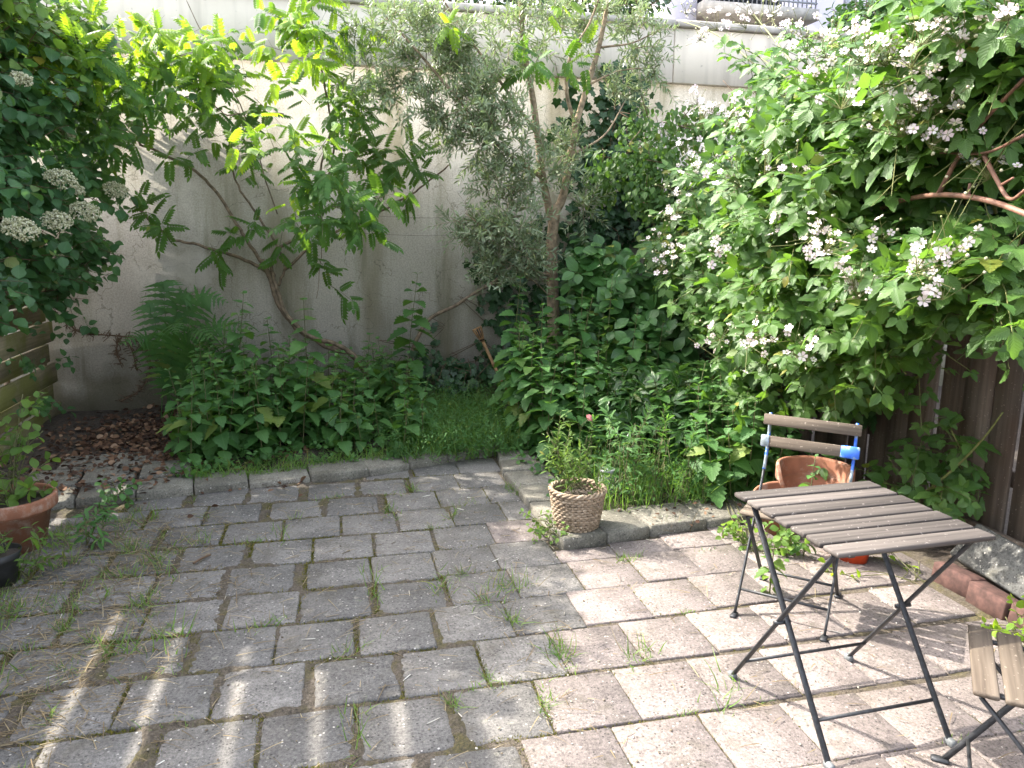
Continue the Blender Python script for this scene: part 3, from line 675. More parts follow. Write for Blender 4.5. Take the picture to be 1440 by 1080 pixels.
# =================================================================== FURNITURE
tb = thing('folding_table', 'square folding garden table with grey slatted top and crossed dark metal legs', 'table', (1.6156, 2.035, 0), math.radians(2))
mb = MB()
for i in range(7):
    y = -.27+.0325+i*(.54-.065)/6
    mb.box((rng.normal(0, .001), y, .692+rng.normal(0, .0008)), (.55, .066, .016), np.array([[1, rng.normal(0, .003), 0], [0, 1, rng.normal(0, .012)], [0, 0, 1]]), .003)
mb.build('tabletop', 'table_wood', tb)
mb = MB()
for s_ in (-1, 1): mb.box((s_*.205, 0, .676), (.022, .49, .012), None, .002)
for s_ in (-1, 1): mb.box((0, s_*.2, .674), (.39, .02, .006), None, .001)
mb.build('top_frame', 'steel', tb)
for xs_, ya, yb in ((.222, .235, -.255), (.246, -.22, .25)):
    for s_ in (-1, 1):
        mb = MB(); mb.bar((s_*xs_, ya, .67), (s_*xs_, yb, .012), .008, .020, (1, 0, 0), .002)
        lg = mb.build('leg', 'steel', tb)
        MB().box((s_*xs_, yb, .012), (.022, .036, .026), None, .005).build('foot_cap', 'cap', lg)
    yy = yb*.84+ya*.16; zz = .67*.16+.012*.84-.006
    MB().tube([(-xs_, yy, zz), (xs_, yy, zz)], .006, 8).build('stretcher', 'steel', tb, True)
for s_ in (-1, 1): MB().tube([(s_*.206, .008, .345), (s_*.262, .008, .345)], .008, 10).build('pivot_bolt', 'steel', tb)

def make_chair(label, loc, front, blue=False, group='folding garden chairs'):
    """front: xy unit vector the chair faces; local -y is the front"""
    rz = math.atan2(front[0], -front[1])
    t = thing('folding_chair', label, 'chair', loc, rz, group)
    mb = MB()
    for i in range(5):
        mb.box((0, -.19+.031+i*.0715, .448+rng.normal(0, .001)), (.385, .058, .014), np.array([[1, rng.normal(0, .004), 0], [0, 1, rng.normal(0, .015)], [0, 0, 1]]), .003)
    mb.build('seat', 'chair_wood', t)
    mb = MB()
    for s_ in (-1, 1): mb.box((s_*.15, -.015, .436), (.016, .34, .010), None, .002)
    mb.build('seat_frame', 'steel', t)
    bm_ = 'blue' if blue else 'steel'
    for s_ in (-1, 1):
        pts = catmull([(s_*.178, -.205, .012), (s_*.178, -.02, .30), (s_*.178, .12, .52), (s_*.178, .175, .66), (s_*.178, .19, .80)], 5)
        k = 11; mb = MB()
        mb.strap(pts[:k+1], .009, .016)
        lg = mb.build('leg', 'steel', t)
        mb = MB()
        mb.strap(pts[k:], .011, .019)
        mb.build('back_post', bm_, t)
        MB().box((s_*.178, -.215, .008), (.026, .05, .016), None, .005).build('foot_cap', 'steel', lg)
        mb = MB(); mb.bar((s_*.162, -.17, .43), (s_*.162, .205, .012), .009, .016, (1, 0, 0), .002); lg = mb.build('leg', 'steel', t)
        MB().box((s_*.162, .215, .008), (.026, .05, .016), None, .005).build('foot_cap', 'steel', lg)
    MB().tube([(-.178, -.15, .10), (.178, -.15, .10)], .006, 8).build('stretcher', 'steel', t, True)
    MB().tube([(-.162, .15, .075), (.162, .15, .075)], .006, 8).build('stretcher', 'steel', t, True)
    R = np.array([[1, 0, 0], [0, .98, -.19], [0, .19, .98]])
    MB().box((0, .166, .775), (.40, .014, .048), R, .003).build('back_slat', 'chair_wood', t)
    bs = MB().box((0, .145, .682), (.40, .014, .048), R, .003).build('back_slat', 'chair_wood', t)
    if blue:
        MB().box((-.184, .1445, .682), (.036, .019, .052), R, .004).build('paint_patch', 'blue', bs)
        MB().box((.165, .1445, .682), (.074, .019, .052), R, .004).build('paint_patch', 'blue', bs)
    return t
f1 = np.array([-.70, -.71]); make_chair('folding wooden chair with blue paint flakes on its backrest behind the table', (1.875, 2.72, 0), f1/np.linalg.norm(f1), True)
f2 = np.array([-.75, .66]); make_chair('folding wooden chair seat cut off by the lower right corner beside the table', (1.80, 1.455, 0), f2/np.linalg.norm(f2))

# ------------------------------------------------------------------ pots
def pot(name, label, cat, loc, R, h, mat='terra', rim=True, broken=False, soil=True, tilt=(0, 0), n=48):
    t = thing(name, label, cat, loc); t.rotation_euler = (tilt[0], tilt[1], 0)
    rb = R*.66; prof = [(0.001, 0), (rb, 0), (rb+(R*.9-rb)*.8, h*.74)]
    if rim: prof += [(R*.98, h*.76), (R, h*.79), (R, h*.97), (R*.985, h), (R*.91, h), (R*.89, h*.96), (R*.86, h*.75), (rb*.93, h*.12), (.001, h*.1)]
    else: prof += [(R, h), (R*.97, h), (R*.95, h*.97), (rb*.95, h*.1), (.001, h*.1)]
    mb = MB().lathe(prof, n=n)
    if broken:
        V = mb.v[0]
        ang = np.arctan2(V[:, 1], V[:, 0]); key = np.cos(ang-broken)
        cut = h*(1-.42*np.clip((key-.25)/.5, 0, 1)+.03*np.sin(ang*11)*(key > .2))
        k = V[:, 2] > cut; V[k, 2] = cut[k]-(.004*rng.uniform(0, 1, k.sum()))
    mb.build('pot_body', mat, t, not broken)
    if soil:
        q = MB(); sf = .45 if broken else .87; rs_ = rb+(R*.9-rb)*sf-.004 if broken else R*.9; V = [(0, 0, h*(sf+.03))]+[(rs_*math.cos(a), rs_*math.sin(a), h*sf+.006*math.sin(3*a)) for a in np.linspace(0, 2*PI, 24, False)]
        q.add(V, [(0, 1+i, 1+(i+1) % 24) for i in range(24)]); q.build('potting_soil', 'soil', t)
    return t
POT_L = (-1.60, 4.12, 0.)
pot('terracotta_pot', 'orange terracotta pot with a leafy green plant at the left edge', 'plant pot', POT_L, .21, .27)
pot('plastic_pot', 'small black plastic pot among weeds below the orange pot at the left edge', 'plant pot', (-1.50, 3.66, 0), .10, .16, 'black_plastic', False)
pot('terracotta_pot', 'large broken terracotta pot with a chipped rim behind the blue painted chair', 'plant pot', (2.50, 3.50, .0), .20, .36, broken=-2.2, soil=True)
pot('terracotta_pot', 'brown terracotta pot leaning left against the broken pot behind the chair', 'plant pot', (2.33, 3.50, .0), .13, .24, broken=-.5, soil=False, tilt=(.05, -.22))
pot('plastic_bowl', 'orange red plastic bowl on the ground under the slatted tabletop', 'bowl', (2.47, 3.10, 0), .10, .15, 'red_plastic', False, soil=False)

# wicker basket
bk = thing('wicker_basket', 'round woven wicker basket planter on the corner of the bed edging', 'basket', (1.215, 3.66, .062))
mb = MB(); NS = 26; nr = 15
for r_ in range(nr):
    z = .008+r_*.0133; R0 = .105+.035*(r_/nr)**.8; pts = []
    for k in range(NS*4+1):
        a = 2*PI*k/(NS*4); rr = R0+.006*math.cos(NS*a/1.0*.5*2+(r_ % 2)*PI); pts.append((rr*math.cos(a), rr*math.sin(a), z+.002*math.sin(5*a+r_)))
    mb.tube(pts, .0068, 6, False)
mb.build('weave', 'wicker', bk, True)
mb = MB()
for k in range(NS):
    a = 2*PI*(k+.5)/NS; mb.tube([((.105+.035*t**.8)*math.cos(a), (.105+.035*t**.8)*math.sin(a), t*.205) for t in np.linspace(0, 1, 6)], .0045, 5)
mb.build('stakes', 'wicker', bk, True)
mb = MB()
for j in range(3):
    pts = []
    for k in range(121):
        a = 2*PI*k/120; ph = a*9+j*2*PI/3; rr = .141+.008*math.cos(ph); pts.append((rr*math.cos(a), rr*math.sin(a), .204+.008*math.sin(ph)))
    mb.tube(pts, .0072, 6, False)
mb.build('rim', 'wicker', bk, True)
q = MB(); q.add([(0, 0, .172)]+[(.13*math.cos(a), .13*math.sin(a), .162) for a in np.linspace(0, 2*PI, 24, False)], [(0, 1+i, 1+(i+1) % 24) for i in range(24)]); q.build('potting_soil', 'soil', bk)

# glass jar in the weeds
jr = thing('glass_jar', 'small clear glass jar standing in weeds behind the wicker basket', 'jar', (1.55, 4.12, .04))
MB().lathe([(.001, 0), (.05, 0), (.055, .02), (.055, .11), (.045, .14), (.043, .16), (.040, .16), (.042, .14), (.052, .11), (.052, .02), (.001, .008)], n=28).build('jar_body', 'jar', jr, True)
MB().lathe([(.001, .172), (.044, .172), (.047, .168), (.047, .15), (.044, .149)], n=28).build('lid', 'rail', jr, True)

# bamboo torch
b0, b1 = at_y(716, 560, 6.55), at_y(679, 480, 6.62); d = (b1-b0)/np.linalg.norm(b1-b0)
tr = thing('garden_torch', 'leaning bamboo garden torch with a flared top against the pale wall', 'torch', tuple(b0))
mb = MB(); mb.tube([b0-d*.25-b0, b1-b0], .014, 10)
for t in (.1, .35, .6): c = (b1-b0)*t; mb.tube([c-d*.006, c+d*.006], .0165, 10)
mb.build('pole', 'bamboo', tr, True)
a_, b_ = perp(d[None]); a_, b_ = a_[0], b_[0]; tip = b1-b0; mb = MB()
for k in range(10):
    an = 2*PI*k/10; e = math.cos(an)*a_+math.sin(an)*b_; mb.tube([tip+e*.013, tip+d*.06+e*.028, tip+d*.13+e*.042], .005, 5)
for t, r_ in ((.03, .022), (.125, .042)):
    mb.tube([tip+d*t+r_*(math.cos(x)*a_+math.sin(x)*b_) for x in np.linspace(0, 2*PI, 17)], .005, 5, False)
mb.build('head', 'bamboo', tr)
MB().tube([tip+d*.01, tip+d*.12], .022, 10).build('oil_can', 'black_plastic', tr, True)

# bricks and block
for i, (y, lab) in enumerate(((2.735, 'red brick of the short edging row, farthest from the near chair'), (2.52, 'red brick in the middle of the short edging row below the grey block'), (2.305, 'red brick of the short edging row nearest the near chair'))):
    bt = MB().box((0, 0, 0), (.095, .205, .10), np.array([[1, rng.normal(0, .04), 0], [rng.normal(0, .04), 1, rng.normal(0, .03)], [0, 0, 1]]), .006).build('brick', 'brick')
    bt.location = (2.74+rng.normal(0, .006), y, .03); bt.rotation_euler = (rng.normal(0, .03), .1, rng.normal(0, .05)); tag(bt, lab, 'brick', 'red bricks edging the fence strip')
g = MB().box((0, 0, 0), (.08, .52, .20), None, .008).build('concrete_block', 'grey_stone')
g.location = (2.93, 2.64, .115); g.rotation_euler = (.09, .72, .03); tag(g, 'grey concrete block leaning behind the red bricks below the fence', 'block')
st = MB(); st.tube([(-.055, 0, 0), (0, .004, .002), (.055, 0, 0)], .0055, 6)
so_ = st.build('wood_stick', 'brown_twig'); so_.location = tuple(at_z(284, 786, .012)); so_.rotation_euler = (0, 0, .95); tag(so_, 'short broken stick lying on the mossy tiles at left', 'stick')

# =================================================================== PLANTS
def local(v, o): return np.asarray(v, float)-np.asarray(o, float)
def pix(lst): return [at_y(u, v, Y) for u, v, Y in lst]

# ------------------------------------------------------------------ wisteria on the wall
WB = np.array([.30, 6.98, .02])
wi = thing('wisteria', 'wisteria with twisting brown stems and bright yellow green feathery leaves trained on the wall', 'climber', tuple(WB))
stems = [
 ([(520, 535, 6.95), (497, 500, 6.95), (450, 482, 6.97), (412, 455, 6.98), (392, 425, 6.98), (380, 392, 7.0), (368, 365, 7.02)], .030, .022),
 ([(520, 530, 6.9), (485, 490, 6.92), (432, 470, 6.93), (402, 440, 6.95), (390, 405, 6.97), (381, 370, 7.0), (398, 345, 7.0), (430, 330, 6.95), (450, 290, 6.8), (452, 230, 6.6), (470, 170, 6.6)], .022, .008),
 ([(372, 380, 7.03), (330, 360, 7.06), (280, 345, 7.08), (240, 335, 7.08), (200, 300, 7.08), (185, 280, 7.05)], .016, .008),
 ([(380, 388, 7.0), (352, 345, 7.05), (330, 310, 7.07), (300, 265, 7.08), (262, 232, 7.08), (210, 208, 7.08), (196, 200, 7.05), (195, 150, 6.9)], .016, .008),
 ([(392, 402, 6.98), (400, 370, 7.0), (380, 330, 7.05), (350, 285, 7.06), (330, 250, 7.06), (322, 200, 7.0), (340, 160, 6.9)], .013, .006),
 ([(400, 380, 7.0), (440, 345, 7.02), (490, 318, 7.05), (545, 292, 7.07), (590, 265, 7.07), (632, 232, 7.06)], .014, .007),
 ([(425, 335, 6.95), (455, 270, 6.85), (470, 200, 6.75), (455, 110, 6.5), (440, 40, 6.4), (438, -20, 6.4)], .010, .006),
 ([(398, 160, 6.8), (345, 158, 6.5), (315, 160, 6.3), (280, 120, 6.2)], .006, .004),
 ([(452, 300, 6.2), (452, 350, 6.15), (447, 420, 6.15)], .004, .002),
 ([(388, 300, 7.0), (345, 165, 6.9), (295, 70, 6.8), (262, 0, 6.8)], .006, .003)]
mb = MB()
for pl, r0, r1 in stems:
    p = catmull(pix(pl), 6)-WB; p += rng.normal(0, .004, p.shape); mb.tube(p, np.linspace(r0, r1, len(p)), 8)
mb.build('stem', 'vine_bark', wi, True)
def wist_leaves(mb, cl, size=.205, out=(0, -.7, 0)):
    for u, v, Y, r, n in cl:
        c = at_y(u, v, Y)-WB; ns = max(1, round(n*1.05/6)); k0 = rng.normal(0, 1, (ns, 3)); k0 = nz(k0)
        base = c+k0*(rng.uniform(.1, .75, (ns, 1))*r); D = nz(k0+np.array([0, -.5, .45])+rng.normal(0, .3, (ns, 3)))
        p, d, s = shoot_leaves(base, D, rng.uniform(.15, .4, ns), .15, 6, fwd=.45, grav=.25, size=size, taper=.3)
        twig_mesh(TW, base, D, np.full(ns, .32), .15, .0022)
        put_leaves(mb, [T_wist5, T_wist6], p, d, s, out, .3)
TW = MB(); mb = MB()
wist_leaves(mb, [(150, 125, 6.2, .3, 26), (205, 125, 6.3, .3, 32), (255, 125, 6.4, .28, 32), (310, 140, 6.5, .3, 30), (225, 170, 6.6, .3, 26), (300, 190, 6.7, .25, 18), (95, 105, 6.0, .3, 22),
 (350, 175, 6.6, .2, 12), (170, 180, 6.5, .25, 20), (345, 125, 6.6, .15, 10), (30, 90, 5.8, .25, 14),
 (255, 225, 6.85, .2, 10), (218, 300, 6.9, .16, 12), (240, 320, 6.9, .14, 8), (292, 330, 6.95, .1, 6), (335, 250, 6.85, .2, 12), (350, 330, 6.9, .14, 10), (330, 200, 6.8, .2, 12),
 (440, 20, 6.3, .2, 20), (430, 75, 6.3, .2, 18), (455, 150, 6.5, .25, 26), (505, 165, 6.6, .25, 26), (480, 210, 6.6, .25, 24), (425, 245, 5.7, .22, 30), (455, 285, 5.6, .24, 42), (410, 275, 5.75, .16, 14), (500, 285, 5.8, .18, 14), (495, 305, 6.1, .2, 18),
 (440, 340, 6.3, .2, 16), (400, 310, 6.6, .2, 10), (455, 395, 6.15, .12, 7), (535, 235, 6.75, .22, 18), (590, 245, 6.85, .2, 16), (635, 230, 6.85, .12, 8), (540, 195, 6.7, .2, 12), (565, 220, 6.8, .2, 10), (500, 250, 6.7, .2, 14),
 (755, 95, 5.9, .22, 12), (765, 60, 5.9, .2, 10), (330, 90, 6.6, .14, 8), (295, 55, 6.75, .08, 6)])
mb.build('leaves', 'L_wist', wi)
mb = MB()
wist_leaves(mb, [(165, 62, 6.1, .2, 22), (210, 72, 6.2, .2, 24), (255, 80, 6.3, .2, 20), (110, 55, 6.0, .2, 18), (300, 118, 6.35, .15, 12), (60, 40, 5.9, .16, 10),
 (445, 8, 6.2, .22, 20), (420, 72, 6.15, .18, 20), (405, 112, 6.2, .12, 10), (450, 50, 6.2, .18, 16), (392, 222, 5.6, .12, 12), (445, 212, 5.6, .16, 16), (235, 62, 6.2, .2, 20), (135, 75, 6.0, .2, 18), (180, 85, 6.0, .2, 18), (320, 95, 6.3, .12, 8), (500, 18, 6.2, .08, 5), (480, 150, 6.3, .1, 6), (850, 100, 5.9, .1, 5), (760, 30, 5.9, .12, 6), (620, 30, 6.0, .08, 4)], .2)
mb.build('young_leaves', 'L_wisty', wi)
TW.build('leaf_stalks', 'twig', wi)
# second bare vine stem
vb = at_y(578, 505, 6.95); vs = thing('vine_stem', 'bare curved vine stem bending right across the wall beside the leaning torch', 'climber', tuple(vb))
p = catmull(pix([(576, 530, 6.95), (580, 495, 6.95), (590, 470, 6.97), (606, 447, 7.0), (640, 430, 7.02), (668, 412, 7.04), (692, 398, 7.05), (720, 375, 7.06)]), 6)-vb
mb = MB(); mb.tube(p, np.linspace(.021, .013, len(p)), 9); mb.build('stem', 'vine_bark', vs, True)
# support wires
for (za, lab) in ((1.72, 'upper thin support wire on the bare wall left of the olive'), (1.56, 'lower thin support wire on the bare wall left of the olive')):
    wv = MB(); wv.tube(catmull([(.3, 7.19, za), (.9, 7.188, za-.015), (1.5, 7.19, za+.02)], 5), .0012, 5); ob = wv.build('support_wire', 'steel'); tag(ob, lab, 'wire', 'support wires on the wall')

# ------------------------------------------------------------------ climbing hydrangea over the left fence
HB = np.array([-2.15, 5.9, .02])
hy = thing('climbing_hydrangea', 'dense dark climbing hydrangea with flat cream flower heads covering the left fence', 'climber', tuple(HB))
bl = [(at_x(u, v, X), r, m) for u, v, X, r, m in [(20, 150, -1.9, .3, 1), (70, 175, -1.85, .3, 1), (120, 175, -1.75, .28, 1), (30, 250, -1.9, .3, 1), (90, 265, -1.85, .3, 1), (135, 245, -1.75, .22, 1),
  (15, 345, -1.95, .28, 1), (65, 350, -1.9, .28, 1), (108, 350, -1.85, .22, 1), (60, 405, -2.05, .2, .9), (100, 395, -1.95, .2, .9), (10, 75, -1.9, .3, 1), (65, 95, -1.85, .28, 1), (130, 110, -1.8, .25, .9), (20, 400, -2.05, .16, .8), (112, 445, -2.12, .1, .8), (140, 335, -1.8, .12, 1)]]
bl += [((-2.12, y+.3*(y < 4.5), z), .36, 1.6) for y in (4.35, 4.8, 5.25, 5.7) for z in (1.3, 1.85, 2.4, 2.9) if y < 5 or z > 1.4]+[((-2.15, 4.75, 3.2), .26, 1.5), ((-2.1, 5.1, 3.25), .3, 1.6), ((-2.0, 5.6, 3.2), .3, 1.5), ((-1.95, 6.2, 3.05), .3, 1.4), ((-1.7, 5.9, 2.9), .3, .8)]
bl = [(c-HB, r, m) for c, r, m in bl]
P0, D, L_ = blob_shoots(bl, 26, .32, 1., .35, bias=(.35, -.25, 0))
mb = MB(); tw = MB(); twig_mesh(tw, P0, D, L_, .2, .003)
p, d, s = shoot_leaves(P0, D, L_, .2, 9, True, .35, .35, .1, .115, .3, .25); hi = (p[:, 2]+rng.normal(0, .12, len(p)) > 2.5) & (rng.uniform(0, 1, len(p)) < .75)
put_leaves(mb, [T_hyd], p[~hi], d[~hi], s[~hi], (.4, -.5, 0), .35); mb.build('leaves', 'L_hyd', hy)
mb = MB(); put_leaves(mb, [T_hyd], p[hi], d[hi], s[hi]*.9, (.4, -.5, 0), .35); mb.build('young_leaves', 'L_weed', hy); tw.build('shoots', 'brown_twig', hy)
mb = MB()
for pl in ([(-2.5, 6.7, 0.02), (-2.5, 6.6, .9), (-2.48, 6.5, 1.5), (-2.25, 6.3, 2.1), (-1.95, 6.0, 2.6)], [(-2.5, 5.2, 0.02), (-2.5, 5.1, .8), (-2.48, 5.2, 1.6), (-2.2, 5.3, 2.6)]):
    p = catmull(pl, 6)-HB; mb.tube(p, np.linspace(.025, .01, len(p)), 7)
mb.build('trunk', 'vine_bark', hy, True)
for u, v, X, r in [(85, 252, -1.52, .115), (163, 268, -1.42, .11), (120, 298, -1.45, .115), (80, 311, -1.5, .11), (28, 322, -1.52, .115), (108, 268, -1.5, .06), (95, 187, -1.6, .06), (30, 112, -1.6, .07), (105, 143, -1.6, .06)]:
    r *= .84; c = at_x(u, v, X-.1)-HB; mb = MB(); n = int(5200*r); a = rng.uniform(0, 2*PI, n); q = np.sqrt(rng.uniform(0, 1, n))
    ax = nz(np.array([.35, -.75, .75])+rng.normal(0, .15, 3)); e1, e2 = perp(ax[None]); e1, e2 = e1[0], e2[0]
    bumpy = .012*np.sin(9*q*np.cos(a)+u)*np.cos(9*q*np.sin(a))
    p = c+r*(np.cos(a)*q)[:, None]*e1+r*(np.sin(a)*q)[:, None]*e2*.85+ax*(.32*r*(1-q*q)+bumpy+rng.normal(0, .006, n))[:, None]
    mb.inst(T_ball, p, frames(rng.normal(0, 1, (n, 3)), UP+np.zeros((n, 3))), rng.uniform(.0035, .0065, n))
    k = 30; p2 = p[:k]+ax*.004; mb.inst(T_flower, p2, frames(rng.normal(0, 1, (k, 3))*.3+e1, ax+np.zeros((k, 3)), .2), rng.uniform(.008, .012, k))
    mb.tube([c-ax*r*.9, c-ax*r*.3, c], .004, 5)
    for k in range(12): mb.tube([c-ax*r*.3, p[100+k]], .0018, 4)
    mb.build('flower_head', 'cream', hy)
# small sprays hanging on the fence
mb = MB()
P0, D, L_ = blob_shoots([(at_x(u, v, -2.2)-HB, .12, 2) for u, v in ((60, 470), (35, 500), (75, 505), (25, 560), (60, 560), (75, 570), (30, 520))], 8, .2, 1, .2, bias=(.5, -.2, 0))
p, d, s = shoot_leaves(P0, D, L_, .2, 6, True, .4, .3, .1, .085, .3); put_leaves(mb, [T_hyd], p, d, s, (.5, -.3, 0)); mb.build('lower_leaves', 'L_hyd', hy)

# ------------------------------------------------------------------ dead vine strands near the fern
dv = thing('dead_vine', 'dry dead brown vine strand hanging on the pale wall left of the fern', 'climber', (-1.5, 7.15, .9)); DV = np.array([-1.5, 7.15, .9])
mb = MB()
for pl in ([(92, 452, 7.16), (115, 468, 7.17), (160, 472, 7.17), (190, 478, 7.15), (215, 500, 7.1), (232, 540, 7.05)], [(166, 475, 7.16), (164, 495, 7.15), (170, 512, 7.15)], [(180, 478, 7.15), (188, 500, 7.15), (192, 520, 7.15)], [(205, 490, 7.12), (212, 515, 7.12), (200, 545, 7.1), (170, 565, 7.1)]):
    p = catmull(pix(pl), 8)-DV; mb.tube(p, .006, 5)
    for q in p[::1]:
        for _ in range(3): e = q+rng.normal(0, .03, 3)*np.array([1, .25, 1]); mb.tube([q, (q+e)/2+rng.normal(0, .005, 3), e], .0035, 4)
mb.build('strands', 'brown_twig', dv)

# ------------------------------------------------------------------ olive tree
OB = at_y(778, 500, 6.2); OB[2] = .03
ol = thing('olive_tree', 'slender silvery leaved olive tree reaching above the wall in the middle', 'tree', tuple(OB))
tp = lambda l: catmull(pix(l), 6)-OB
mb = MB(); t0 = catmull([OB, at_y(778, 470, 6.2), at_y(777, 400, 6.2), at_y(776, 340, 6.18), at_y(782, 288, 6.16)], 6)-OB; mb.tube(t0, np.linspace(.055, .042, len(t0)), 10); mb.build('trunk', 'bark', ol, True)
mb = MB()
for l, r0, r1 in [([(780, 300, 6.17), (792, 275, 6.16), (801, 225, 6.15), (810, 172, 6.15)], .036, .028), ([(810, 175, 6.15), (826, 120, 6.18), (842, 67, 6.2), (855, 0, 6.22), (862, -60, 6.25)], .025, .014), ([(810, 178, 6.15), (797, 130, 6.1), (802, 80, 6.1), (828, 35, 6.1), (845, -10, 6.1)], .017, .007),
   ([(778, 320, 6.18), (764, 255, 6.15), (756, 190, 6.12), (748, 130, 6.1), (736, 60, 6.1), (730, -40, 6.1)], .034, .016), ([(762, 250, 6.15), (705, 208, 6.05), (645, 140, 6.05), (585, 70, 6.1), (540, 20, 6.15)], .018, .006), ([(756, 190, 6.12), (700, 110, 6.1), (650, 40, 6.2), (610, -20, 6.2)], .014, .006),
   ([(778, 370, 6.18), (740, 345, 6.05), (700, 335, 5.95), (655, 300, 6.0)], .012, .004), ([(778, 390, 6.2), (735, 375, 6.0), (700, 372, 5.95)], .010, .004), ([(800, 220, 6.15), (850, 190, 6.1), (880, 140, 6.15)], .011, .004), ([(842, 67, 6.2), (890, 60, 6.25), (930, 40, 6.3)], .010, .004), ([(777, 420, 6.2), (740, 390, 6.05), (690, 400, 5.95)], .006, .003), ([(826, 120, 6.18), (870, 100, 6.2), (915, 95, 6.2)], .009, .004)]:
    p = tp(l); mb.tube(p, np.linspace(r0, r1, len(p)), 8)
mb.build('branches', 'bark', ol, True)
oc = [(555, 35, 6.2, .28, 30), (515, 95, 6.3, .22, 16), (600, 85, 6.1, .3, 34), (565, 130, 6.2, .22, 20), (620, 25, 6.2, .3, 30), (650, 150, 6.0, .3, 36), (700, 190, 5.9, .32, 44), (690, 135, 6.0, .28, 28), (720, 60, 6.2, .35, 32), (780, 25, 6.2, .3, 26), (845, 25, 6.2, .28, 20), (905, 60, 6.3, .22, 16), (895, 20, 6.3, .22, 14), (865, 125, 6.3, .2, 12),
  (760, 235, 5.9, .28, 24), (700, 255, 6., .25, 26), (728, 310, 5.9, .27, 30), (690, 330, 6, .25, 30), (645, 310, 6.1, .14, 9), (742, 362, 5.95, .22, 18), (700, 372, 6, .2, 20), (805, 210, 6.1, .2, 14), (660, 90, 6.1, .25, 18), (820, 290, 6.1, .2, 10), (640, 60, 6.1, .2, 14), (920, 100, 6.2, .14, 8), (610, 160, 6.0, .18, 14), (500, 40, 6.3, .14, 8)]
P0, D, L_ = [], [], []
for u, v, Y, r, n in oc:
    a = blob_shoots([(at_y(u, v, Y)-OB, r, 1)], n*1.15*(.3/r)**2, .3, .8, .25, bias=(0, -.3, -.05)); P0.append(a[0]); D.append(a[1]); L_.append(a[2])
P0, D, L_ = map(np.concatenate, (P0, D, L_))
tw = MB(); twig_mesh(tw, P0, D, L_, .15, .0024); tw.build('twigs', 'bark', ol)
p, d, s = shoot_leaves(P0, D, L_, .15, 26, True, .9, .05, .05, .075, .25, .3); mb = MB(); put_leaves(mb, [T_olive], p, d, s, (0, -.3, 0), .5); mb.build('foliage', 'L_olive', ol)

# ------------------------------------------------------------------ ivy
def ivy(name, label, base, cl, size, dens, out, cat='ivy', mat='L_ivy', T=T_ivy):
    t = thing(name, label, cat, tuple(base)); mb = MB(); tw = MB()
    for c, r, m in cl:
        n = int(dens*m*(r/.3)**2); k = nz(rng.normal(0, 1, (n, 3)))*(rng.uniform(0, 1, n)**.5*r)[:, None]; o_ = np.asarray(out, float)
        p = c-base+k*(1-.8*np.abs(o_)); dd = rng.normal(0, .5, (n, 3))+np.array([0, 0, -.9])+o_*.25
        put_leaves(mb, [T], p, dd, size*rng.uniform(.6, 1.25, n), o_*2.2, .35)
        for _ in range(max(1, int(3*m*r/.3))):
            q = c-base+nz(rng.normal(0, 1, 3))*r*.5*(1-.8*np.abs(o_)); tw.tube(catmull([q, q+rng.normal(0, .12, 3)*(1-.7*np.abs(o_))+[0, 0, .05], q+rng.normal(0, .08, 3)*(1-.7*np.abs(o_))+[0, 0, .1]], 4), .003, 4)
    mb.build('leaves', mat, t); tw.build('runners', 'brown_twig', t); return t
W_ = 7.1
ivy('ivy', 'dark ivy clinging to the wall behind the olive trunk', at_y(770, 520, W_), [(at_y(u, v, W_), r, m) for u, v, r, m in [(690, 370, .28, .6), (730, 390, .3, 1), (760, 430, .3, .9), (800, 400, .3, 1.), (700, 420, .22, .6), (760, 340, .3, .8), (720, 455, .2, .6), (820, 350, .3, 1.), (850, 300, .3, 1.), (830, 240, .3, 1), (800, 200, .25, .7), (860, 190, .35, 1.2), (860, 130, .28, 1), (810, 140, .22, .8), (790, 470, .25, .8), (745, 490, .2, .8), (700, 460, .1, .5), (810, 300, .2, .5), (880, 250, .35, 1.4), (850, 330, .3, 1), (900, 310, .3, 1.3), (860, 220, .3, 1.2), (885, 140, .3, 1)]], .085, 80, (0, -1, 0))
ivy('ivy', 'low dark ivy creeping along the foot of the wall behind the grass', at_y(650, 545, 6.8), [(at_y(u, v, Y), r, m) for u, v, Y, r, m in [(600, 500, 6.9, .15, 1), (640, 520, 6.8, .22, 1.4), (680, 525, 6.8, .22, 1.4), (700, 500, 6.9, .2, 1.2), (720, 480, 7., .15, 1), (600, 530, 6.7, .2, 1.4), (650, 545, 6.6, .2, 1.4), (545, 520, 6.8, .2, 1.2)]], .07, 90, (0, -.6, .5))
ivy('ivy', 'thin single ivy strand climbing the wall beside the torch top', at_y(590, 500, 7.1), [(at_y(u, v, 7.12), .05, 3) for u, v in [(677, 430), (683, 450), (675, 480), (673, 500), (610, 480), (615, 500), (632, 505), (608, 460)]], .055, 60, (0, -1, 0))
ivy('evergreen_bush', 'dense dark evergreen bush with small glossy leaves covering the far end of the plank fence', np.array([3.0, 6.3, .02]), [(at_y(u, v, Y), r, m) for u, v, Y, r, m in [(850, 240, 6.2, .28, 1), (890, 230, 6.0, .3, 1.2), (930, 220, 5.9, .3, 1.2), (910, 270, 5.9, .3, 1.2), (940, 300, 5.8, .3, 1), (960, 180, 6.0, .3, 1), (900, 180, 6.3, .3, 1), (845, 275, 6.3, .22, .8), (920, 330, 5.8, .2, .8), (1000, 180, 5.8, .3, 1), (990, 250, 5.7, .3, 1.1), (1040, 160, 5.6, .3, 1), (930, 380, 5.7, .18, .7), (960, 350, 5.6, .22, .8), (860, 360, 6.2, .15, .6)]], .062, 210, (-.35, -.55, .4), 'bush', 'L_bramble', T_weed)
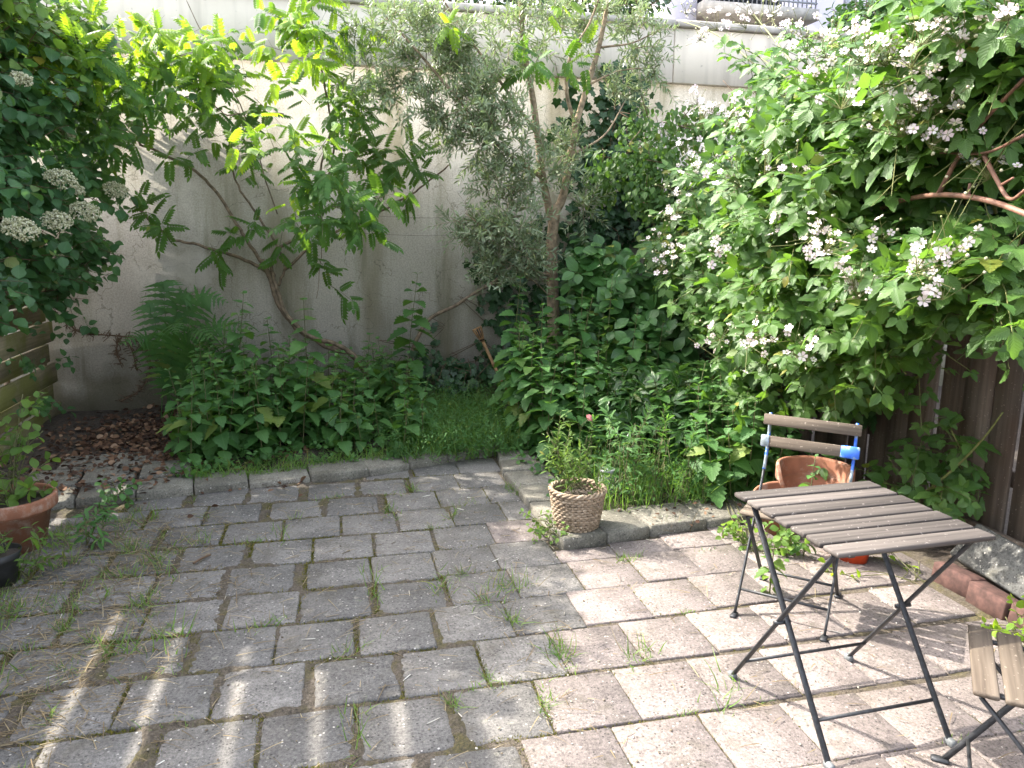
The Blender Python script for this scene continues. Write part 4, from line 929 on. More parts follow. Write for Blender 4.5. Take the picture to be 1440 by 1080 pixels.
ivy('dark_creeper', 'dark creeper on the shaded plank fence behind the brambles', np.array([3.05, 5, .02]), [((3.03, y, z), .34, 1) for y in np.arange(2.7, 7, .42) for z in (.7, 1.2, 1.7, 2.0) if not (y < 3.6 and z < 1.4)], .085, 70, (-1, 0, 0), 'climber')
ivy('leafy_bush', 'dark leafy bush rising behind the bright wisteria at the top left corner', np.array([-2.0, 6.9, .02]), [(at_y(u, v, 6.95), r, m) for u, v, r, m in [(20, 30, .3, 1.2), (80, 45, .28, 1.2), (140, 50, .22, 1), (120, 75, .25, 1.2), (40, 80, .3, 1.2), (160, 95, .2, 1), (320, 100, .16, .8), (300, 75, .14, .8), (270, 130, .2, .8), (200, 130, .25, 1), (90, 120, .3, 1)]], .10, 75, (.2, -.8, .3), 'bush', 'L_hyd', T_round)

# ------------------------------------------------------------------ fern
FB = np.array([-1.30, 6.55, .04])
fe = thing('fern', 'large dark green fern with arching fronds against the wall', 'fern', tuple(FB))
fr_list = [(200, 432, 6.6), (232, 402, 6.65), (268, 420, 6.55), (308, 420, 6.5), (342, 458, 6.4), (190, 478, 6.2), (322, 505, 6.0), (250, 462, 5.95), (290, 470, 6.05)]
for u, v, Y in fr_list:
    tipp = at_y(u, v, Y)-FB; out = np.array([tipp[0], tipp[1], 0]); mid = out*.22+np.array([0, 0, tipp[2]*.58]); mid2 = out*.62+np.array([0, 0, tipp[2]*1.0])
    b0 = np.array([rng.normal(0, .05), rng.normal(0, .05), 0])
    c = catmull([b0, mid, mid2, tipp*[1.2, 1.2, .97]+np.array([rng.normal(0, .05), 0, 0])], 14); n = len(c); mb = MB(); mb.tube(c, np.linspace(.0045, .0012, n), 5)
    T = nz(np.gradient(c, axis=0)); L0 = np.sum(np.linalg.norm(np.diff(c, axis=0), axis=1)); side = nz(np.cross(T, np.array([0, -.75, .65]))); nrm = np.cross(side, T)
    for k in np.linspace(8, n-2, 19):
        i = int(k); t = (k-8)/(n-10); p0 = c[i]+(c[min(i+1, n-1)]-c[i])*(k-i)
        ln = .20*L0*(math.sin(PI*min(1, .12+.88*t)**.8)**.9)*.8+.01
        for s_ in (1, -1):
            dr = nz(side[i]*s_+T[i]*.35-UP*.12+rng.normal(0, .05, 3)); ww = np.cross(nrm[i], dr); m_ = 8; V = []; F = []
            for j in range(m_+1):
                q = j/m_; wd = .0155*(1-q**1.3)*(1.2 if j % 2 else .7)*(.5+ln*4.5); cc = p0+dr*ln*q-UP*ln*.25*q*q
                V += [cc-ww*wd, cc+ww*wd]
                if j: a = 2*j-2; F.append((a, a+1, a+3, a+2))
            mb.add(V, F)
    mb.build('frond', 'L_fern', fe)

# ------------------------------------------------------------------ upright weeds built once and copied
def nettle_proto(hh, n_nodes, lsize, seed, label, group, mat='L_nettle', flowers=False):
    global rng
    t = thing('nettle', label, 'nettle', (0, 0, 0), 0, group)
    bend = rng.normal(0, .05, 2)*hh; pts = catmull([(0, 0, -.02), (bend[0]*.2, bend[1]*.2, hh*.5), (bend[0], bend[1], hh)], 8)
    mb = MB(); mb.tube(pts, np.linspace(.0042, .0018, len(pts)), 6); st_ = mb.build('stem', 'twig', t, True)
    P_, D_, S_ = [], [], []
    for i in range(n_nodes):
        tt = .12+.88*(i/(n_nodes-1))**.85; p = np.array([bend[0]*tt*tt, bend[1]*tt*tt, hh*tt]); ph = i*PI/2+rng.normal(0, .25)
        sz = lsize*(1-.75*max(0, (tt-.55)/.45)**1.3)*rng.uniform(.8, 1.15)
        for k in range(2):
            a = ph+k*PI; P_.append(p); D_.append((math.cos(a), math.sin(a), .12-.85*(1-tt)+rng.normal(0, .15)+(.5 if tt > .95 else 0))); S_.append(sz)
            if rng.uniform() < .35: P_.append(p); D_.append((math.cos(a+.6), math.sin(a+.6), .5)); S_.append(sz*.45)
    mb = MB(); put_leaves(mb, [T_nettle], np.array(P_), np.array(D_), np.array(S_), None, .2); lv = mb.build('leaves', mat, t)
    KIDS[t.name] = [st_, lv]; return t
LABS = {'A': ('stinging nettle in the broad shaded clump beside the fern', 'nettles beside the fern'), 'B': ('stinging nettle in the shaded clump at the foot of the wisteria', 'nettles at the foot of the wisteria'),
        'D': ('stinging nettle in the tall sunlit clump left of the peony', 'tall nettles in the middle'), 'E': ('stinging nettle in the sunny clump left of the blue painted chair', 'nettles beside the chair')}
PROT = {}
for k, hs in (('A', (.75, .62, .5)), ('B', (.62, .5, .42)), ('D', (.95, .8, .62)), ('E', (.8, .62, .48))):
    PROT[k] = [nettle_proto(h_, int(h_/.06), .16 if k in 'AB' else .155, 0, LABS[k][0], LABS[k][1]) for h_ in hs]
USED = set()
def place_nettle(k, x, y, i, sc=1., rz=None):
    t = PROT[k][i]; rz = rng.uniform(0, 6.28) if rz is None else rz; tl = rng.normal(0, .09, 2); z = max(0, bedz(x, y))-.01
    if t.name not in USED: USED.add(t.name); t.location = (x, y, z); t.rotation_euler = (tl[0], tl[1], rz); t.scale = (sc,)*3; return t
    return dup(t, (x, y, z), rz, sc, None, tl)
def fill(k, x0, x1, y0, y1, n, hf):
    got = []; tries = 0
    while len(got) < n and tries < 4000:
        tries += 1; x, y = rng.uniform(x0, x1), rng.uniform(y0, y1)
        if all((x-a)**2+(y-b)**2 > .012 for a, b in got):
            h_ = hf(x, y)
            if h_ is None: continue
            got.append((x, y)); hs = np.array({'A': (.75, .62, .5), 'B': (.62, .5, .42), 'D': (.95, .8, .62), 'E': (.8, .62, .48)}[k]); i = int(np.argmin(abs(hs-h_))); place_nettle(k, x, y, i, h_/hs[i])
fill('A', -1.05, -.05, 4.98, 6.4, 46, lambda x, y: None if y < 4.95+.2*(x+1.5)+.12 else (.40+.30*min(1, (y-5.0)/.9))*rng.uniform(.75, 1.2)*(1.35 if rng.uniform() < .15 else 1))
fill('B', -.05, .62, 5.15, 6.6, 30, lambda x, y: (.36+.26*min(1, (y-5.1)/1.))*rng.uniform(.8, 1.2))
fill('D', 1.25, 2.25, 4.75, 5.9, 44, lambda x, y: (.58+.62*min(1, (y-4.7)/.9))*rng.uniform(.75, 1.15))
fill('E', 2.12, 2.72, 3.85, 4.6, 24, lambda x, y: (.5+.25*min(1, (y-3.8)/.6))*rng.uniform(.8, 1.15))
# tall single nettle on the wall
t = nettle_proto(1.2, 13, .24, 0, 'tall single nettle standing against the bare wall right of the wisteria', None); b = at_y(572, 540, 6.6); t.location = (b[0], 6.6, .03); t.rotation_euler = (0, .03, .4)
t = nettle_proto(1.25, 17, .10, 0, 'tallest sunlit nettle with pale wilted tips right of the torch', None, 'L_weed'); t.location = (1.92, 5.25, .03); t.rotation_euler = (0, .06, 1.)
t = nettle_proto(.5, 9, .10, 0, 'small nettle sprig between the chair back and the broken terracotta pot', None, 'L_nettle'); b = at_x(1138, 690, 2.25); t.location = (2.25, b[1], .02); t.rotation_euler = (0, 0, .2)
t = nettle_proto(.24, 6, .08, 0, 'small bright weed in the paving under the folding table by the chair leg', None, 'L_weed'); b = at_z(1082, 835); t.location = (b[0], b[1], 0)

# round-leaved shrub & peony
RB = np.array([2.35, 5.75, .02]); rs = thing('round_leaved_shrub', 'green shrub with smooth rounded leaves behind the tall nettles', 'shrub', tuple(RB))
P0, D, L_ = blob_shoots([(at_y(u, v, Y)-RB, r, 1) for u, v, Y, r in [(850, 420, 5.75, .3), (895, 430, 5.6, .32), (870, 470, 5.6, .3), (920, 480, 5.5, .3), (830, 400, 5.9, .22), (900, 390, 5.7, .25), (880, 520, 5.5, .3), (940, 440, 5.6, .22), (840, 370, 5.9, .18)]], 24, .3, 1, .6, bias=(-.2, -.4, 0))
tw = MB(); twig_mesh(tw, P0, D, L_, .1, .003); tw.build('stems', 'green_cane', rs); mb = MB(); p, d, s = shoot_leaves(P0, D, L_, .1, 9, True, .45, .25, .1, .16, .25, .3); put_leaves(mb, [T_round], p, d, s, (-.2, -.6, 0), .25); mb.build('leaves', 'L_round', rs)
PB = np.array([2.35, 4.75, .02]); pe = thing('peony', 'low peony with glossy pointed leaves and a pink bud in the sunny bed', 'plant', tuple(PB))
P0, D, L_ = blob_shoots([(at_y(u, v, Y)-PB, r, 1) for u, v, Y, r in [(900, 565, 4.9, .24), (940, 555, 4.8, .26), (985, 560, 4.7, .25), (960, 590, 4.6, .25), (1000, 600, 4.5, .22), (910, 600, 4.7, .22), (860, 580, 4.9, .2)]], 14, .3, .8, .9)
tw = MB(); twig_mesh(tw, P0, D, L_, .05, .004); tw.build('stems', 'green_cane', pe); mb = MB(); p, d, s = shoot_leaves(P0, D, L_, .05, 6, False, .6, .1, .25, .22, .2, .25); put_leaves(mb, [T_peony], p, d, s, (0, -.3, 0), .25); mb.build('leaves', 'L_peony', pe)
c = at_y(829, 588, 4.62)-PB; mb = MB(); mb.inst(T_ball, np.array([c])+rng.normal(0, .004, (7, 3)), frames(rng.normal(0, 1, (7, 3)), UP+np.zeros((7, 3))), np.full(7, .019)); mb.build('pink_bud', 'pink', pe, True)
MB().tube([c, c+[-.05, .03, -.06], c+[-.03, .12, -.35]], .003, 5).build('bud_stalk', 'green_cane', pe)

# ------------------------------------------------------------------ bramble
BB = np.array([3.0, 4.2, .02])
br = thing('bramble', 'huge arching bramble with white blossom spilling over the plank fence at right', 'bramble', tuple(BB))
bb = [(1420, 60, 2.4, .34, 1), (1430, 160, 2.5, .3, 1), (1370, 110, 2.45, .34, 1), (1310, 90, 2.5, .34, 1), (1330, 190, 2.5, .34, 1.1), (1260, 130, 2.55, .36, 1.1), (1270, 220, 2.5, .36, 1.1), (1200, 170, 2.55, .38, 1.1), (1210, 270, 2.45, .38, 1.1), (1140, 220, 2.55, .4, 1.1), (1150, 320, 2.45, .4, 1.1), (1080, 260, 2.55, .38, 1.1), (1090, 360, 2.45, .38, 1.1), (1020, 310, 2.55, .36, 1), (1030, 400, 2.5, .36, 1), (970, 330, 2.5, .26, .8), (980, 410, 2.5, .24, .7),
  (1190, 380, 2.4, .34, 1.1), (1260, 370, 2.45, .3, 1), (1230, 440, 2.5, .27, 1), (1170, 460, 2.5, .3, 1), (1100, 450, 2.5, .3, 1), (1050, 470, 2.55, .24, .8), (1310, 420, 2.55, .24, .9), (1380, 390, 2.5, .24, .9), (1420, 370, 2.45, .24, .9), (1280, 490, 2.65, .18, .8), (1340, 360, 2.5, .22, .7), (1225, 510, 2.65, .17, .8), (1430, 420, 2.6, .16, .6),
  (1060, 110, 2.6, .22, .6), (1110, 140, 2.6, .26, .7), (1170, 100, 2.6, .24, .7), (1000, 240, 2.65, .26, .7), (1230, 70, 2.6, .2, .6), (1380, 30, 2.4, .3, .9), (1075, 540, 2.6, .2, .7), (1020, 560, 2.6, .2, .7), (1130, 520, 2.7, .18, .6), (1350, 630, 2.95, .12, .9), (1310, 660, 2.95, .12, .9), (1290, 620, 2.95, .12, .7), (1240, 660, 2.9, .12, .8), (1010, 560, 2.5, .22, .9), (1055, 590, 2.5, .22, .9), (1000, 630, 2.5, .18, .8), (1045, 650, 2.5, .18, .8), (965, 540, 2.6, .18, .7), (1180, 530, 2.75, .2, .9), (1240, 560, 2.85, .16, .8)]
bl = [(at_x(u, v, X)-BB, r, m) for u, v, X, r, m in bb]
P0, D, L_ = blob_shoots(bl, 17, .42, .9, .45, bias=(-.45, -.35, 0))
tw = MB(); twig_mesh(tw, P0, D, L_, .25, .0036)
p, d, s = shoot_leaves(P0, D, L_, .25, 7, False, .45, .25, .1, .172, .3, .35)
h0, h1 = at_x(1285, 265, 2.3)-BB, at_x(1470, 250, 2.2)-BB; hv = h1-h0; keep = np.ones(len(p), bool)
for off in (0., .22, .44):
    q = p-(h0+off*np.array([-.62, -.72, .2])); tq = np.clip(q@hv/(hv@hv), 0, 1); keep &= np.linalg.norm(q-tq[:, None]*hv, axis=1) > .19
p, d, s = p[keep], d[keep], s[keep]
mb = MB(); put_leaves(mb, [T_bram3, T_bram3, T_bram5], p, d, s, (-.3, -.4, .2), .3); mb.build('leaves', 'L_bramble', br); tw.build('shoots', 'green_cane', br)
mb = MB()
for l, r0, r1 in [([(1225, 300, 2.55), (1265, 283, 2.45), (1320, 274, 2.35), (1380, 280, 2.3), (1440, 300, 2.25), (1500, 330, 2.25)], .011, .010), ([(1320, 272, 2.35), (1345, 225, 2.35), (1375, 180, 2.35), (1440, 110, 2.3)], .010, .006), ([(1380, 212, 2.35), (1400, 250, 2.33), (1420, 280, 2.3), (1445, 265, 2.25)], .009, .006), ([(1440, 190, 2.3), (1385, 215, 2.33), (1320, 215, 2.4)], .006, .004), ([(1405, 262, 2.33), (1425, 250, 2.3)], .006, .004), ([(1362, 275, 2.33), (1364, 258, 2.33)], .006, .006)]:
    pp = catmull([at_x(*q) for q in l], 6)-BB; mb.tube(pp, np.linspace(r0, r1, len(pp)), 7)
mb.build('bare_cane', 'red_cane', br, True)
mb = MB()
for l in [[(1030, 60, 2.6), (1075, 85, 2.58), (1130, 130, 2.55), (1200, 185, 2.55), (1290, 260, 2.7), (1350, 400, 2.95)], [(1345, 0, 2.4), (1352, 60, 2.4), (1360, 120, 2.42), (1370, 160, 2.45), (1400, 300, 2.7)], [(1440, 60, 2.35), (1400, 100, 2.4), (1370, 150, 2.5), (1300, 220, 2.6)], [(960, 30, 2.7), (1010, 50, 2.65), (1070, 100, 2.6), (1150, 200, 2.6)], [(945, 385, 2.5), (1000, 400, 2.5), (1100, 470, 2.65), (1150, 560, 2.95)], [(968, 475, 2.4), (1030, 520, 2.5), (1080, 560, 2.65), (1130, 590, 2.9)], [(1410, 580, 2.85), (1380, 620, 2.9), (1335, 665, 2.93), (1290, 700, 2.95)], [(1040, 150, 2.7), (1080, 185, 2.65), (1160, 195, 2.6)], [(1340, 130, 2.35), (1300, 150, 2.4), (1240, 175, 2.45)], [(1060, 20, 2.6), (1100, 70, 2.6), (1130, 110, 2.6)]]:
    pp = catmull([at_x(*q) for q in l], 8)-BB; mb.tube(pp, np.linspace(.004, .008, len(pp)), 6)
mb.build('green_cane', 'green_cane', br, True)
pan = [(970, 10, 2.68), (1000, 25, 2.66), (985, 45, 2.66), (1040, 30, 2.62), (1062, 18, 2.6), (1090, 12, 2.6), (1112, 42, 2.58), (1132, 58, 2.56), (1157, 62, 2.54), (1172, 35, 2.54), (1200, 48, 2.52), (1245, 70, 2.46), (1268, 56, 2.44), (1292, 72, 2.4), (1270, 100, 2.4), (1302, 35, 2.36), (975, 142, 2.66), (988, 160, 2.66), (1002, 150, 2.66), (1030, 152, 2.6), (1045, 168, 2.58), (965, 205, 2.6), (972, 228, 2.58), (988, 215, 2.56), (940, 190, 2.66), (1252, 152, 2.34), (1262, 170, 2.33), (1296, 140, 2.3), (1312, 185, 2.27), (1322, 145, 2.27), (1155, 318, 2.18), (1140, 338, 2.2), (1168, 345, 2.16), (1210, 398, 2.14), (1192, 395, 2.16), (1238, 330, 2.12), (1300, 362, 2.12), (1336, 348, 2.08), (1322, 398, 2.12), (1060, 470, 2.3), (1078, 476, 2.28), (1130, 488, 2.32), (945, 352, 2.5), (930, 370, 2.52), (910, 412, 2.5), (893, 405, 2.52), (930, 330, 2.55), (1005, 470, 2.38), (1085, 230, 2.34), (1100, 320, 2.25), (1120, 230, 2.32), (1400, 20, 2.2), (1025, 250, 2.45), (1215, 62, 2.5), (1350, 40, 2.3), (1010, 345, 2.42), (955, 265, 2.6), (1380, 220, 2.25), (940, 300, 2.6), (1150, 92, 2.5), (1190, 128, 2.46)]
LP = p+BB
for u, v, X in pan:
    ry = _ray(u, v); ry = ry/np.linalg.norm(ry); q = LP-EYE; t_ = q@ry; off = np.linalg.norm(q-t_[:, None]*ry, axis=1); near = t_[off < .10]
    tt = np.percentile(near, 4)-.09 if len(near) > 3 else np.linalg.norm(at_x(u, v, X)-EYE)
    c = EYE+ry*tt-BB; mb = MB(); k = rng.integers(5, 11); r_ = rng.uniform(.04, .075); ax = nz(np.array([-.4, -.5, .6])+rng.normal(0, .25, 3))
    pp = c+rng.normal(0, 1, (k, 3))*r_*np.array([.8, .7, .7]); nn = nz(np.array([-.35, -.7, .55])+rng.normal(0, .45, (k, 3))); a_, _b = perp(nn)
    q2 = rng.integers(5, 12); pb = c+rng.normal(0, 1, (q2, 3))*r_*1.05; m2 = mb; m2.inst(T_ball, pb, frames(rng.normal(0, 1, (q2, 3)), UP+np.zeros((q2, 3))), rng.uniform(.004, .008, q2)); m2.inst(T_ball, pp+nn*.002, frames(nn, UP+np.zeros((k, 3))), np.full(k, .005))
    root = c-ax*r_*1.3; mb.cur = 2
    for e in list(pp)+list(pb): m2.tube([root, (root+e)/2+rng.normal(0, .006, 3), e], .0014, 4, False)
    mb.cur = 1; mb.inst(T_flower, pp, frames(a_, nn, .05), rng.uniform(.014, .026, k))
    mb.build('flower_cluster', ['bud', 'petal', 'green_cane'], br)

# ------------------------------------------------------------------ planting beyond the wall
def far_bush(name, label, cl, size, n, mat):
    base = np.mean([c for c, r in cl], axis=0); base[2] = 0.; t = thing(name, label, 'bush', tuple(base)); mb = MB()
    P0, D, L_ = blob_shoots([(c-base, r, 1) for c, r in cl], n, .4, 1, .5); p, d, s = shoot_leaves(P0, D, L_, .1, 9, False, .6, .1, .1, size, .3); put_leaves(mb, [T_lance, T_weed], p, d, s, (0, -.4, 0), .5); mb.build('crown', mat, t)
    tw = MB(); twig_mesh(tw, P0, D, L_, .1, .006)
    for c, r in cl[::2]: pts = catmull([(rng.normal(0, .3), rng.normal(0, .2), 0), ((c-base)[0]*.5, 0, 2.), c-base], 4); tw.tube(pts, np.linspace(.06, .02, len(pts)), 6)
    tw.build('branches', 'brown_twig', t)
far_bush('planter_shrub', 'dense green shrub in front of the lavender building at top right', [(at_y(u, v, 10.), r) for u, v, r in [(1190, 45, .35), (1220, 30, .45), (1260, 25, .5), (1290, 35, .45), (1240, 55, .4), (1300, 10, .4), (1200, 70, .35), (1270, 60, .4)]], .14, 28, 'L_round')
far_bush('tree_top', 'dark tree tops showing over the wall behind the olive', [(at_y(u, v, 9.), r) for u, v, r in [(520, -12, .35), (580, -8, .35), (640, -10, .35), (700, -4, .35), (760, -2, .35), (820, 5, .35), (870, 5, .35), (890, -10, .4)]], .14, 24, 'L_ivy')

# ------------------------------------------------------------------ potted and small plants
def small_plant(name, label, base, cl, n, L, k, size, T, mat, cat='plant', stem='twig', up=.6, opp=False, fwd=.5, r=.0022, droop=.1, group=None, bias=(0, 0, 0)):
    base = np.asarray(base, float); t = thing(name, label, cat, tuple(base), 0, group)
    P0, D, L_ = blob_shoots([(np.asarray(c)-base, rr, m) for c, rr, m in cl], n, L, .8, up, bias=bias); tw = MB(); twig_mesh(tw, P0, D, L_, droop, r)
    for c_, rr, m in cl:
        e = np.asarray(c_)-base
        for _ in range(3): tw.tube(catmull([(rng.normal(0, .03), rng.normal(0, .03), 0), e*.5+rng.normal(0, .02, 3), e+rng.normal(0, rr*.4, 3)], 4), r, 5)
    tw.build('stems', stem, t); mb = MB(); p, d, s = shoot_leaves(P0, D, L_, droop, k, opp, fwd, .15, .05, size, .3, .3); put_leaves(mb, [T], p, d, s, (0, -.3, 0), .35); mb.build('leaves', mat, t); return t
pz = (POT_L[0], POT_L[1], .24)
small_plant('potted_plant', 'leafy young shrub growing in the orange pot at the left edge', pz, [((-1.68, 4.12, .36), .14, 1), ((-1.55, 4.1, .36), .14, 1), ((-1.60, 4.15, .5), .14, .8), ((-1.52, 4.2, .56), .08, .8), ((-1.72, 4.2, .52), .1, .8), ((-1.50, 4.2, .72), .05, 1.2)], 34, .18, 7, .075, T_round, 'L_weed', 'plant')
small_plant('mugwort', 'leafy green weed growing against the right side of the orange pot', (-1.22, 4.05, 0), [((-1.22, 4.05, .1), .09, 1), ((-1.2, 4.06, .17), .07, 1)], 60, .12, 9, .07, T_lance, 'L_nettle', 'weed')
small_plant('weed', 'pale spotted weed between the orange pot and the black plastic pot', (-1.42, 3.72, 0), [((-1.44, 3.75, .1), .1, 1), ((-1.36, 3.72, .14), .08, 1), ((-1.5, 3.7, .17), .1, 1), ((-1.30, 3.80, .08), .08, 1)], 50, .14, 8, .06, T_lance, 'L_weed', 'weed')
small_plant('weed', 'low dark green weed on the edging behind the orange pot', (-1.22, 4.62, .05), [((-1.22, 4.62, .11), .08, 1), ((-1.28, 4.6, .1), .06, 1)], 60, .1, 7, .05, T_round, 'L_nettle', 'weed')
small_plant('basket_plant', 'thin yellow green willowherb sprouting from the wicker basket', (1.21, 3.66, .25), [((1.17, 3.66, .38), .1, 1), ((1.12, 3.67, .46), .09, 1), ((1.08, 3.68, .55), .06, 1), ((1.22, 3.66, .40), .09, .8), ((1.27, 3.63, .32), .07, .8)], 90, .2, 12, .05, T_lance, 'L_weed', 'plant', up=1.4, fwd=.9, r=.0016, droop=.02)
small_plant('basket_weed', 'pale trailing weed spilling over the left side of the wicker basket', (1.08, 3.62, .05), [((1.05, 3.6, .12), .08, 1), ((1.04, 3.66, .06), .08, 1), ((1.12, 3.54, .08), .06, 1), ((1.02, 3.75, .1), .08, 1)], 55, .12, 7, .035, T_weed, 'L_weed', 'weed')
i = 0
for (x, y, h_) in [(1.45, 3.95, .4), (1.55, 3.95, .55), (1.7, 4.0, .5), (1.85, 4.0, .55), (2.0, 4.0, .45), (1.62, 4.2, .6), (1.8, 4.25, .6), (1.95, 4.3, .55), (2.1, 4.1, .5), (2.2, 4.0, .4), (1.75, 3.9, .35), (1.92, 3.88, .3), (1.5, 4.3, .5), (2.05, 3.86, .28)]:
    if i == 0:
        wp = small_plant('willowherb', 'narrow leaved willowherb in the weedy bed right of the wicker basket', (x, y, .02), [((x, y, .2), .06, 1), ((x, y, .38), .05, 1)], 55, .22, 16, .075, T_lance, 'L_nettle', 'weed', up=2.5, fwd=.7, droop=.0, group='willowherbs beside the basket'); KIDS[wp.name] = list(wp.children); wp.scale = (h_/.5,)*3
    else: dup(wp, (x, y, .02), rng.uniform(0, 6.28), h_/.5, None, tuple(rng.normal(0, .08, 2)))
    i += 1
small_plant('clover_weed', 'bright leafy weed on the paving around the far chair legs', tuple(at_z(1060, 775)), [(at_z(1040, 765)+[0, 0, .05], .1, 1), (at_z(1080, 770)+[0, 0, .07], .12, 1), (at_z(1030, 750)+[0, 0, .06], .1, 1), (at_z(1110, 780)+[0, 0, .05], .1, 1), (at_z(1010, 700)+[0, 0, .1], .07, 1)], 62, .12, 6, .055, T_round, 'L_weed', 'weed')
small_plant('yellow_weed', 'yellowing weed under the tabletop beside the orange bowl', tuple(at_z(1290, 815)), [(at_z(1285, 800)+[0, 0, .05], .1, 1), (at_z(1245, 790)+[0, 0, .04], .08, 1), (at_z(1180, 810)+[0, 0, .02], .07, .7)], 34, .12, 6, .055, T_weed, 'L_wisty', 'weed')
small_plant('lime_weed', 'lime green sprouting weed in front of the bricks at the right edge', (2.62, 2.26, 0), [((2.64, 2.28, .12), .09, 1), ((2.6, 2.2, .09), .09, 1), ((2.7, 2.2, .2), .08, 1), ((2.55, 2.32, .04), .06, 1), ((2.42, 2.05, .06), .08, .8)], 40, .14, 7, .05, T_weed, 'L_wisty', 'weed')
small_plant('seedling', 'pale green seedling with rounded leaves on the grey block by the fence', (2.95, 2.45, .05), [((2.93, 2.45, .2), .06, 1), ((2.95, 2.43, .12), .05, 1)], 60, .1, 6, .055, T_round, 'L_weed', 'weed')
small_plant('fence_creeper', 'leafy creeper climbing the planks right of the broken pot', (3.0, 3.2, .02), [((2.98, 3.2, .18), .12, 1), ((3.0, 3.0, .3), .12, 1), ((2.98, 3.4, .35), .12, 1), ((2.95, 3.05, .12), .1, 1)], 18, .14, 5, .085, T_bram3, 'L_bramble', 'climber', bias=(-.5, -.2, 0))
# ------------------------------------------------------------------ grass, cover, litter
def blades(mb, x, y, z, h_, wd, lean=.35):
    n = len(x); d = np.stack([rng.normal(0, lean, n), rng.normal(0, lean, n), np.ones(n)], 1); pk = rng.integers(0, 3, n); R = frames(d, rng.normal(0, 1, (n, 3)), 0.)
    sc = np.stack([np.full(n, wd)*rng.uniform(.7, 1.3, n), h_, h_], 1); pos = np.stack([x, y, z], 1)
    for i in range(3): k = pk == i; mb.inst(T_blade[i], pos[k], R[k], sc[k])
n = 4200; x = rng.uniform(.45, 1.35, n); y = rng.uniform(4.98, 6.7, n); k = y > 4.98+.2*(x-.2); x, y = x[k], y[k]; n = len(x)
mb = MB(); blades(mb, x, y, np.full(n, .01), rng.uniform(.10, .34, n), .0055, .3)
x2 = rng.uniform(-.9, 1.3, 1600); y2 = 4.93+.21*(x2+.2)+rng.exponential(.06, 1600)+.1; blades(mb, x2, y2, np.full(1600, .015), rng.uniform(.05, .17, 1600), .005, .45)
x3 = rng.uniform(1.1, 2.4, 1500); y3 = rng.uniform(3.82, 4.7, 1500); k = ~((x3 > 1.05) & (x3 < 1.4) & (y3 > 3.8)); x3, y3 = x3[k], y3[k]; blades(mb, x3, y3, np.full(len(x3), .015), rng.uniform(.08, .36, len(x3)), .006, .3)
tag(mb.build('bed_grass', 'L_grass'), 'long soft grass filling the bed below the leaning torch', 'grass', kind='stuff')
mb = MB(); n = 1150; x = rng.uniform(.35, 1.4, n); y = rng.uniform(5.05, 6.6, n); P0 = np.stack([x, y, np.full(n, .02)], 1); D = nz(np.stack([rng.normal(0, .35, n), rng.normal(-.1, .35, n), np.ones(n)], 1))
p, d, s = shoot_leaves(P0, D, rng.uniform(.14, .4, n), .1, 10, False, .5, .0, .1, .046, .3); put_leaves(mb, [T_lance], p, d, s)
n = 420; x = rng.uniform(-1.0, 2.3, n); y = np.where(x < 1.2, 4.95+.2*(x+.2)+rng.uniform(.1, 1.3, n), rng.uniform(3.95, 5.5, n)); P0 = np.stack([x, y, np.full(n, .02)], 1); D = nz(np.stack([rng.normal(0, .5, n), rng.normal(-.1, .5, n), np.ones(n)], 1))
p, d, s = shoot_leaves(P0, D, rng.uniform(.08, .2, n), .1, 7, False, .5, .0, .1, .06, .3); put_leaves(mb, [T_weed], p, d, s)
tag(mb.build('ground_cover', 'L_nettle'), 'low leafy weeds covering the soil between the nettles', 'weeds', kind='stuff')
# grass tufts in the paving
def tuft(label, group, h_, n, spread, dry=.25):
    t = thing('grass_tuft', label, 'grass tuft', (0, 0, 0), 0, group); a = rng.normal(0, 1, (n, 2))*spread*np.array([1, .4]); mb = MB(); blades(mb, a[:, 0], a[:, 1], np.full(n, -.01), h_*rng.uniform(.35, 1.1, n), .0042, .5); g_ = mb.build('green_blades', 'L_grass', t)
    n2 = max(3, int(n*dry)); a = rng.normal(0, 1, (n2, 2))*spread*np.array([1.4, .6]); mb = MB(); blades(mb, a[:, 0], a[:, 1], np.full(n2, -.005), h_*rng.uniform(.5, 1.3, n2), .003, 1.6); d_ = mb.build('dry_blades', 'L_dry', t); KIDS[t.name] = [g_, d_]; return t
def place_tufts(protos, spots):
    for i, (x, y, rz, sc) in enumerate(spots):
        t = protos[i % len(protos)]
        if t.name not in USED: USED.add(t.name); t.location = (x, y, 0); t.rotation_euler = (0, 0, rz); t.scale = (sc,)*3
        else: dup(t, (x, y, 0), rz, sc)
for u, v, h_, n, sp, rz, lab in [(715, 828, .13, 46, .07, 0, 'wide grass tuft between sun and shade in the middle of the patio'), (790, 922, .11, 60, .05, 1.5, 'long grass tuft running along a joint in the sunny tiles'), (905, 925, .11, 34, .05, 0, 'spiky grass tuft on the sunny tiles left of the table'), (690, 966, .05, 46, .05, 0, 'small yellowish grass tuft at a tile corner near the shade edge'), (765, 985, .07, 40, .04, 1.4, 'narrow grass tuft in a joint of the near sunny tiles'), (885, 787, .08, 40, .04, 0, 'fresh grass tuft on the paving below the right bed edging'), (625, 825, .09, 36, .06, 1.3, 'grass tuft in a tile joint at the border of the shade'), (945, 745, .14, 22, .03, 0, 'dry straw coloured grass tuft on the bed edging by the chair'), (1020, 985, .13, 22, .08, .8, 'sprawling wispy grass tuft beside the near table foot'), (490, 918, .09, 34, .06, .6, 'grass tuft with dark blades amid the shaded tiles'), (722, 690, .10, 50, .05, 1.5, 'green grass tuft against the inner corner of the edging')]:
    t = tuft(lab, None, h_, n, sp, 1.2 if 'dry' in lab else .3); t.location = tuple(at_z(u, v)); t.rotation_euler = (0, 0, rz)
